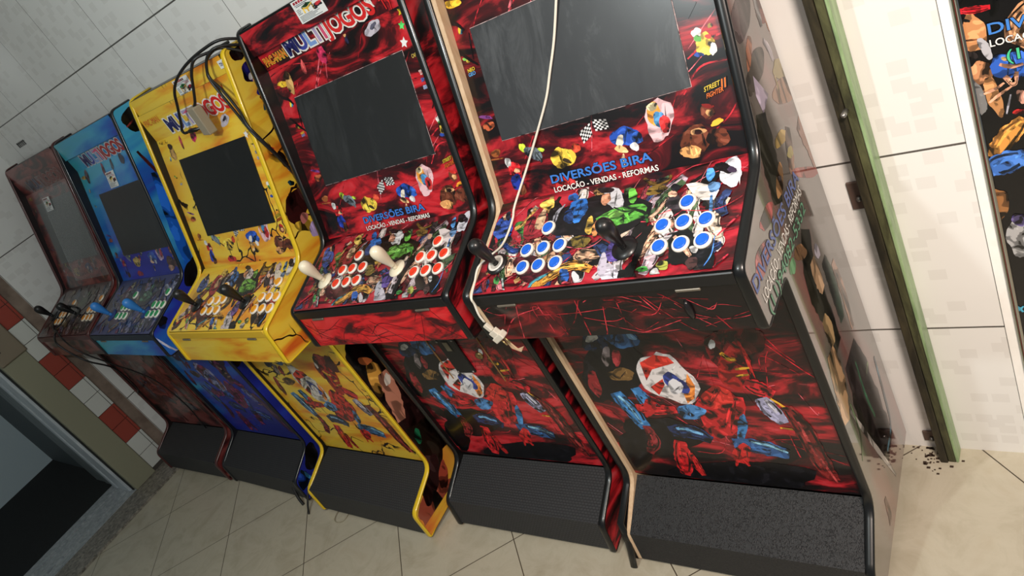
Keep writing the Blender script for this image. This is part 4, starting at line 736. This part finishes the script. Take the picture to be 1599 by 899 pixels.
    A.draw(CTL, {5: 0.0, 4: 0.012, 3: 0.02, 2: 0.01, 1: 0.0}[c], 0)
    A.fade = None
    for r in ((u0L + 0.002, f.L - 0.0045, iw - 0.002, f.L - 0.0032), (u0L + 0.002, 0.0005, iw - 0.002, 0.0018)):
        if c >= 3: A.poly([(r[0], r[1]), (r[2], r[1]), (r[2], r[3]), (r[0], r[3])], (176, 160, 160))
    cp = obj('control_panel', bm, mats, root)
    bm = bmesh.new(); box(bm, u0L, iw, P[2][0] - 0.003, P[2][0] + 0.012, P[2][1] - 0.026, P[2][1] - 0.0005); bevel(bm, 0.002, 1); obj('panel_edge_trim', bm, plastic(K['trim'], 0.4), root)
    # buttons: a ring part with its plunger
    bm = bmesh.new(); lathe(bm, [(0.0166, 0.0), (0.0170, 0.0015), (0.0160, 0.0042), (0.0142, 0.0056), (0.0126, 0.0054), (0.0122, 0.002), (0.012, 0.0)], 22); ring0 = obj('push_button', bm, plastic(K['ring'], 0.3), root)
    bm = bmesh.new(); lathe(bm, [(0.0117, 0.001), (0.0117, 0.0062), (0.0106, 0.0074), (0.0085, 0.0070), (0.0, 0.0062)], 20); pl0 = obj('plunger', bm, plastic(K['btn'], 0.3), ring0)
    for i, (u, v) in enumerate(BTN[c]):
        if i == 0: ring0.matrix_local = f.mat4(u, v, 0.0012)
        else:
            r_ = share('push_button', ring0, root, f.mat4(u, v, 0.0012)); share('plunger', pl0, r_)
    # joysticks: bat handle part with shaft and dust washer
    jm = plastic(K['joy'], 0.38)
    bm = bmesh.new(); prof = [(0.0, 0.088), (0.007, 0.0868), (0.0125, 0.083), (0.0160, 0.076), (0.0170, 0.068), (0.0162, 0.058), (0.0138, 0.046), (0.0108, 0.034), (0.0086, 0.024), (0.0078, 0.018), (0.0074, 0.015), (0.0, 0.015)]
    lathe(bm, prof, 22); j0 = obj('joystick', bm, jm, root)
    bm = bmesh.new(); lathe(bm, [(0.0062, 0.018), (0.0062, 0.0)], 14); s0 = obj('shaft', bm, jm, j0)
    bm = bmesh.new(); R_ = 0.0245 if c == 4 else 0.026; lathe(bm, [(R_, 0.0), (R_, 0.0022), (0.012, 0.0042), (0.007, 0.0046), (0.0, 0.0046)], 28); w0 = obj('dust_washer', bm, jm if c != 2 else mat('dim_blue_washer', (40, 64, 120), 0.4), j0)
    for i, (u, v) in enumerate(JOY[c]):
        if i == 0: j0.matrix_local = f.mat4(u, v, 0.0012)
        else:
            j_ = share('joystick', j0, root, f.mat4(u, v, 0.0012)); share('shaft', s0, j_); share('dust_washer', w0, j_)
    if c == 5:
        bm = bmesh.new(); lathe(bm, [(0.019, 0.0046), (0.0195, 0.0062), (0.0165, 0.0068), (0.0135, 0.0064), (0.0135, 0.0046)], 24); obj('collar', bm, plastic((226, 222, 214), 0.35), j0)
    # ---- apron under the controls
    f = F['apr']; bm = bmesh.new(); mats = [K['apr'], inner]; slab(bm, f, u0L, iw, 0, f.L, 0.014, 0, 1)
    if c >= 4:
        A = Art(bm, f, mats, 0.28, 31 + c); A.lim = (u0L + 0.002, iw - 0.002, 0.026, f.L - 0.002)
        A.filaments(34, [(176, 34, 46), (204, 60, 70), (150, 24, 36)] if c == 5 else [(60, 16, 22), (40, 12, 16), (226, 70, 72), (90, 18, 26)], -0.29, 0.29, 0.03, 0.12, 0.25, 0.7)
    ap = obj('front_apron', bm, mats, root)
    if c >= 2:
        for (a_, b_) in ((-0.227, -0.178), (0.182, 0.228)):
            bm = bmesh.new(); g = f
            for h0, r in ((0, 0),):
                slab(bm, Frame(f.p(0, 0, 0.0045), f.U, f.V) if False else gsh(f, 0.0045), a_, b_, 0.019, 0.0245, 0.005)
            bevel(bm, 0.001, 1); obj('hinge', bm, mat('dull_hinge', (128, 120, 108), 0.4, 0.5), ap)
    if c == 5:
        bm = bmesh.new(); lathe(bm, [(0.0, 0.007), (0.007, 0.006), (0.009, 0.0)], 14, 0, gsh(f, 0).mat4(0.189, 0.068, 0) @ Matrix.Diagonal((0.85, 2.6, 1, 1))); obj('latch_plate', bm, mat('smoked_latch', (34, 32, 34), 0.25, 0.2), ap)
    bm = bmesh.new(); box(bm, -iw, iw, P[3][0] + 0.014, P[4][0] + 0.012, P[3][1] + 0.001, P[3][1] + 0.010); obj('apron_underside', bm, inner, root)
    # ---- lower front
    f = F['low']; bm = bmesh.new(); mats = [K['low'], inner]; slab(bm, f, u0L, iw, -0.0, f.L, 0.014, 0, 1)
    A = Art(bm, f, mats, 0.25, 21); A.lim = (u0L + 0.002, iw - 0.002, 0.002, f.L - 0.002)
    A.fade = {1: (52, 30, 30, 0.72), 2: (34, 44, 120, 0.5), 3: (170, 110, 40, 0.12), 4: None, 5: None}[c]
    dvl = f.L - frames(5)['low'].L
    if c >= 4: A.filaments(60, [(206, 50, 62), (180, 30, 44), (226, 110, 118), (150, 26, 36)], -0.28, 0.28, 0.02, 0.50, 0.5, 0.6)
    if c == 3:
        for q in range(16): 
            u, v = A.rng.uniform(-0.27, 0.27), A.rng.uniform(0.05, 0.55); A.stroke((26, 16, 10), 0.004, [(u, v), (u + A.rng.gauss(0.02, 0.02), v + 0.012), (u + A.rng.gauss(0.04, 0.02), v - 0.004), (u + A.rng.gauss(0.06, 0.02), v + 0.018)])
    A.draw([e for e in LOW if c > 3 or e[0] != 'b' or tuple(e[1]) != (8, 8, 10)], 0.0, dvl)
    lp = obj('lower_panel', bm, mats, root)
    if c == 4:
        bm = bmesh.new(); g = gsh(f, 0.007); slab(bm, g, -0.024, 0.046, 0.100, 0.252, 0.008); bevel(bm, 0.003, 2); cd = obj('coin_door', bm, mat('black_coin_door', (20, 20, 22), 0.3), root)
        bm = bmesh.new(); g2 = gsh(f, 0.0078); slab(bm, g2, -0.004, 0.022, 0.128, 0.168, 0.002); slab(bm, gsh(f, 0.0084), 0.0, 0.018, 0.132, 0.164, 0.0012, 1)
        obj('coin_slot_plate', bm, [mat('dark_slot_plate', (46, 44, 42), 0.35, 0.4), mat('worn_slot_label', (136, 126, 104), 0.4, 0.2)], cd)
        for u, v in ((-0.018, 0.128), (0.040, 0.126), (-0.018, 0.246), (0.040, 0.246)):
            bm = bmesh.new(); lathe(bm, [(0.0, 0.003), (0.003, 0.0025), (0.0045, 0.0)], 10, 0, g.mat4(u, v, 0)); obj('screw', bm, mat('zinc_bolt', (150, 148, 144), 0.3, 0.8), cd)
        bm = bmesh.new(); lathe(bm, [(0.0, 0.004), (0.004, 0.004), (0.005, 0.006), (0.010, 0.006), (0.012, 0.003), (0.013, 0.0)], 20, 0, gsh(f, 0.0012).mat4(0.098, 0.190, 0)); obj('lock', bm, mat('brass_lock', (150, 128, 84), 0.3, 0.7), root)
        for u, v0, v1 in ((-0.066, 0.02, 0.28), (0.128, 0.04, 0.29)):
            bm = bmesh.new(); slab(bm, gsh(f, 0.0022), u - 0.002, u + 0.002, v0, v1, 0.0025); obj('door_seam', bm, mat('tan_seam', (150, 112, 66), 0.5), lp)
    bm = bmesh.new(); fk = F['kt']; slab(bm, fk, u0L, iw, 0, fk.L, 0.006); ff = F['kf']; slab(bm, ff, u0L, iw, 0, ff.L, 0.006)
    obj('kick_cover', bm, rubber('ribbed_black_rubber', K['rub']), root)
    bm = bmesh.new(); box(bm, -iw, iw, P[7][0] + 0.012, yb - 0.014, 0.050, 0.060); obj('base_board', bm, inner, root)
    for x in (-0.22, 0.22):
        for y in (P[7][0] + 0.06, yb - 0.06):
            bm = bmesh.new(); lathe(bm, [(0.0, 0.0), (0.016, 0.0), (0.018, 0.012), (0.014, 0.05), (0.0, 0.05)], 14, 0, Matrix.Translation((x, y, 0.0))); obj('foot', bm, mat('black_rubber_foot', (18, 18, 18), 0.6), root)
    if c == 4: sticker(hd, F['hdr'], -0.0465, 0.0590, 0.001, 0.0545, 0.0012)
    if c == 3:
        sticker(hd, F['hdr'], 0.008, 0.100, 0.004, 0.064, 0.0012)
        bm = bmesh.new(); g = gsh(F['hdr'], 0.0016); mats = [mat('sticker_paper', (226, 228, 226), 0.5)]; slab(bm, g, 0.272, 0.300, 0.012, 0.034, 0.001)
        put_text(bm, g, '72N', 0.277, 0.027, (0.018, 0), (0, -0.009), [(0.02, 1)], 0.0005); o = obj('sticker', bm, mats + [INK['navy']], hd); o['label'] = 'small white paper label'
    if c == 2: sticker(bz, F['bez'], -0.035, 0.045, 0.045, 0.105, 0.0022)
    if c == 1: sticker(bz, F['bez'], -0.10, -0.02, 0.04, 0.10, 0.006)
    return root
def gsh(f, h):
    g = Frame(f.p(0, 0, h), f.U, f.V); g.N = f.N.copy(); return g
ROOT = {c: build(c) for c in (5, 4, 3, 2, 1)}

# loose clear film over the maroon cabinet's bezel
f = frames(1)['bez']; k = NT('clear_film', 0.10); k.b.inputs['Base Color'].default_value = lin((200, 205, 205)); k.b.inputs['Alpha'].default_value = 0.10; k.b.inputs['Specular IOR Level'].default_value = 0.9
o_ = k.uv(); k.bump(k.noise(k.mapping(o_, scale=(2, 9, 1)), 1.2, 0, 0.5, 0.4), 0.35, 0.004)
bm = bmesh.new(); slab(bm, gsh(f, 0.0052), -0.12, 0.272, 0.012, f.L - 0.02, 0.0012); obj('clear_film', bm, k.m, ROOT[1])

# ---------------------------------------------------------------- cords and loose things
def wpt(c, x, y, z): return cab_matrix(c) @ Vector((x, y, z))
def onf(c, key, u, v, h): return cab_matrix(c) @ frames(c)[key].p(u, v, h)
cordw = mat('white_cord', (224, 218, 204), 0.45); cordb = mat('black_cord', (20, 20, 21), 0.4)
# white power cord hanging over the front cabinet
t = bpy.data.objects.new('power_cable', None); COL.objects.link(t); t.location = wpt(5, -0.27, -0.56, 0.86); bpy.context.view_layer.update()
tag(t, 'white power cord with plug hanging across the screen with the white cord shadow', 'power cord')
t['label'] = 'white power cord draped over the largest cabinet, its plug dangling left of the blue buttons'
def pchild(name, bm, m, par, smooth=False):
    o = obj(name, bm, m, None, smooth); o.parent = par; o.matrix_parent_inverse = par.matrix_world.inverted(); return o
pts = [wpt(5, 0.075, -0.09, P_) for P_ in (1.60,)] + [wpt(5, 0.073, -0.150, 1.585)]
pts += [onf(5, 'strip', 0.050, 0.02, 0.016)] + [onf(5, 'bez', u, v, h) for u, v, h in ((0.018, 0.06, 0.012), (-0.008, 0.12, 0.008), (-0.036, 0.183, 0.006), (-0.0645, 0.237, 0.006), (-0.089, 0.282, 0.006), (-0.1306, 0.338, 0.006), (-0.186, 0.409, 0.007))]
pts += [onf(5, 'ctl', u, v, h) for u, v, h in ((-0.2305, 0.02, 0.010), (-0.228, 0.05, 0.006), (-0.2275, 0.0913, 0.006), (-0.232, 0.125, 0.009), (-0.256, 0.148, 0.010), (-0.280, 0.170, 0.008), (-0.278, 0.2055, 0.006), (-0.271, 0.245, 0.007))]
pts += [wpt(5, -0.272, -0.546, 0.930), wpt(5, -0.273, -0.551, 0.905), wpt(5, -0.270, -0.552, 0.884)]
off = Vector((0.0013, 0, 0))
bm = bmesh.new(); tube(bm, [p + off for p in pts], 0.0016, 8, 0, 5); tube(bm, [p - off for p in pts], 0.0016, 8, 0, 5); pchild('cord', bm, cordw, t)
pm = cab_matrix(5) @ Matrix.Translation((-0.258, -0.556, 0.862)) @ Matrix.Rotation(-0.5, 4, 'Y')
bm = bmesh.new(); box(bm, -0.011, 0.011, -0.007, 0.007, -0.022, 0.002); box(bm, -0.006, 0.006, -0.005, 0.005, 0.002, 0.022); box(bm, -0.017, 0.017, -0.009, 0.009, -0.026, -0.012); bevel(bm, 0.002, 2); bm.transform(pm); pl = pchild('plug', bm, mat('beige_plug', (214, 206, 190), 0.4), t)
for dx in (-0.007, 0.007):
    bm = bmesh.new(); lathe(bm, [(0.002, 0.0), (0.002, -0.017), (0.0, -0.018)], 8, 0, pm @ Matrix.Translation((dx, 0, -0.026))); pchild('pin', bm, mat('brass_pin', (190, 170, 120), 0.3, 0.8), pl)
# torn tan splinter of board under the corner
bm = bmesh.new(); g = [(-0.252, 0.838), (-0.232, 0.800), (-0.212, 0.806), (-0.226, 0.792), (-0.246, 0.803)]
a = [bm.verts.new(wpt(5, x, -0.549, z)) for x, z in g]; b = [bm.verts.new(wpt(5, x, -0.546, z)) for x, z in g]
bm.faces.new(a); bm.faces.new(b[::-1])
for i in range(5): bm.faces.new((a[i], b[i], b[(i + 1) % 5], a[(i + 1) % 5]))
bmesh.ops.recalc_face_normals(bm, faces=bm.faces[:])
o = obj('splinter', bm, WOOD); o.parent = ROOT[5]; o.matrix_parent_inverse = cab_matrix(5).inverted()
# power adapter and cables on the yellow cabinet
t = bpy.data.objects.new('power_adapter', None); COL.objects.link(t); t.location = wpt(3, 0.115, -0.185, 1.39); bpy.context.view_layer.update()
tag(t, 'grey power adapter dangling on its cable over the yellow cabinet title', 'power adapter')
pm = cab_matrix(3) @ Matrix.Translation((0.116, -0.186, 1.437)) @ Matrix.Rotation(0.10, 4, 'Y') @ Matrix.Rotation(-0.15, 4, 'Z')
bm = bmesh.new(); box(bm, -0.023, 0.023, -0.014, 0.014, -0.043, 0.043); bevel(bm, 0.003, 2); bm.transform(pm); pchild('housing', bm, mat('grey_adapter_case', (150, 140, 120), 0.5), t)
bm = bmesh.new(); tube(bm, [wpt(3, x, y, z) for x, y, z in ((0.27, -0.06, 1.575), (0.262, -0.12, 1.578), (0.235, -0.160, 1.582), (0.200, -0.172, 1.556), (0.172, -0.180, 1.52), (0.145, -0.185, 1.489), (0.126, -0.186, 1.478))], 0.0042, 8); pchild('cable', bm, cordb, t)
t = bpy.data.objects.new('barrel_plug_cable', None); COL.objects.link(t); t.location = wpt(3, -0.04, -0.17, 1.41); bpy.context.view_layer.update()
tag(t, 'black looped cable ending in a small barrel plug over the yellow cabinet title', 'cable')
bm = bmesh.new(); tube(bm, [wpt(3, x, y, z) for x, y, z in ((0.335, -0.05, 1.560), (0.305, -0.10, 1.590), (0.255, -0.130, 1.592), (0.185, -0.155, 1.582), (0.115, -0.168, 1.562), (0.062, -0.172, 1.534), (0.020, -0.172, 1.492), (-0.026, -0.172, 1.446), (-0.045, -0.172, 1.430), (-0.040, -0.174, 1.420), (-0.02, -0.175, 1.4185))], 0.0042, 8); pchild('cable', bm, cordb, t)
bm = bmesh.new(); lathe(bm, [(0.0, -0.03), (0.0035, -0.03), (0.0065, -0.015), (0.0068, 0.02), (0.0045, 0.021), (0.0045, 0.045), (0.0, 0.045)], 12, 0, cab_matrix(3) @ Matrix.Translation((0.015, -0.176, 1.418)) @ Matrix.Rotation(math.pi / 2 + 0.05, 4, 'Y')); pchild('barrel_plug', bm, mat('black_plug', (16, 16, 17), 0.3), t)
for q, (sh, nm, lb) in enumerate(((0.0, 'cable', 'upper black cable running down over the right edge of the yellow cabinet'), (0.018, 'cable', 'lower black cable running down over the right edge of the yellow cabinet'))):
    P3 = [(0.336, -0.045 - sh, 1.540 - sh), (0.306 - sh * 0.3, -0.115, 1.578 - sh * 0.2), (0.270 - sh * 0.6, -0.140, 1.574 - sh * 0.3), (0.242 - sh * 0.2, -0.152, 1.545 - sh * 0.2), (0.240 - sh * 0.3, -0.158, 1.520), (0.266 - sh, -0.165, 1.484 - sh * 0.4), (0.299 - sh, -0.181, 1.424 - sh * 0.6), (0.320 - sh * 0.2, -0.199, 1.378 - sh), (0.3275, -0.196, 1.335 - sh), (0.328, -0.180, 1.259 - sh), (0.328, -0.172, 1.195 - sh), (0.328, -0.165, 1.14 - sh), (0.328, -0.10, 1.06 - sh), (0.328, -0.05, 1.0)]
    bm = bmesh.new(); tube(bm, [wpt(3, *p) for p in P3], 0.0042, 8); tag(obj(nm, bm, cordb), lb, 'cable')
# black cord over the maroon cabinet's controls and down to the floor
f = frames(1)['ctl']; L = f.L
pts = [onf(1, 'ctl', u, v, 0.006) for u, v in ((0.045, 0.120), (-0.06, 0.104), (-0.130, 0.106), (-0.166, 0.165), (-0.123, 0.215), (-0.060, 0.236))]
pts += [onf(1, 'ctl', -0.036, L + 0.006, 0.008), wpt(1, -0.05, -0.556, 0.90), wpt(1, -0.02, -0.552, 0.84), wpt(1, 0.02, -0.535, 0.77), wpt(1, -0.02, -0.47, 0.66), wpt(1, -0.18, -0.42, 0.48), wpt(1, -0.32, -0.40, 0.40), wpt(1, -0.345, -0.37, 0.29), wpt(1, -0.335, -0.34, 0.19), wpt(1, -0.325, -0.28, 0.17), wpt(1, -0.330, -0.16, 0.06), wpt(1, -0.330, -0.12, 0.0045)]
bm = bmesh.new(); tube(bm, pts, 0.004, 8); tag(obj('power_cable', bm, cordb), 'black cord looping over the maroon cabinet controls and down to the floor', 'power cord')
bm = bmesh.new(); tube(bm, [onf(1, 'ctl', u, v, h) for u, v, h in ((0.052, 0.13, 0.035), (0.01, 0.16, 0.02), (-0.03, 0.20, 0.012), (-0.052, 0.226, 0.012))] + [wpt(1, 0.06, -0.553, 0.905), wpt(1, 0.105, -0.55, 0.84), wpt(1, 0.118, -0.50, 0.72), wpt(1, 0.115, -0.425, 0.55), wpt(1, 0.118, -0.40, 0.36), wpt(1, 0.105, -0.405, 0.19)], 0.0032, 8); tag(obj('thin_cable', bm, cordb), 'thin black cord hanging down the front of the maroon cabinet', 'cable')
# odd bits on the floor
bm = bmesh.new(); tube(bm, [(-1.800, -0.475, 0.004), (-1.797, -0.520, 0.005), (-1.782, -0.545, 0.006), (-1.758, -0.549, 0.003), (-1.735, -0.535, 0.003), (-1.735, -0.50, 0.004)], 0.0018, 6); tag(obj('wire_end', bm, mat('pale_wire', (150, 142, 120), 0.4)), 'short curled wire end on the floor under the yellow cabinet', 'wire')
bm = bmesh.new(); tube(bm, [(-2.07, -0.482, 0.07), (-2.055, -0.50, 0.03), (-2.03, -0.512, 0.004)], 0.006, 6); tag(obj('rubber_strip', bm, mat('black_rubber_foot', (18, 18, 18), 0.6)), 'short black rubber strip touching the floor between blue and yellow cabinets', 'strip')
bm = bmesh.new(); tube(bm, [(-1.985, -0.47, 0.06), (-1.975, -0.515, 0.025), (-1.955, -0.545, 0.004)], 0.004, 6); tag(obj('rubber_strip', bm, mat('black_rubber_foot', (18, 18, 18), 0.6)), 'thin black strip hanging at the left foot of the yellow cabinet', 'strip')
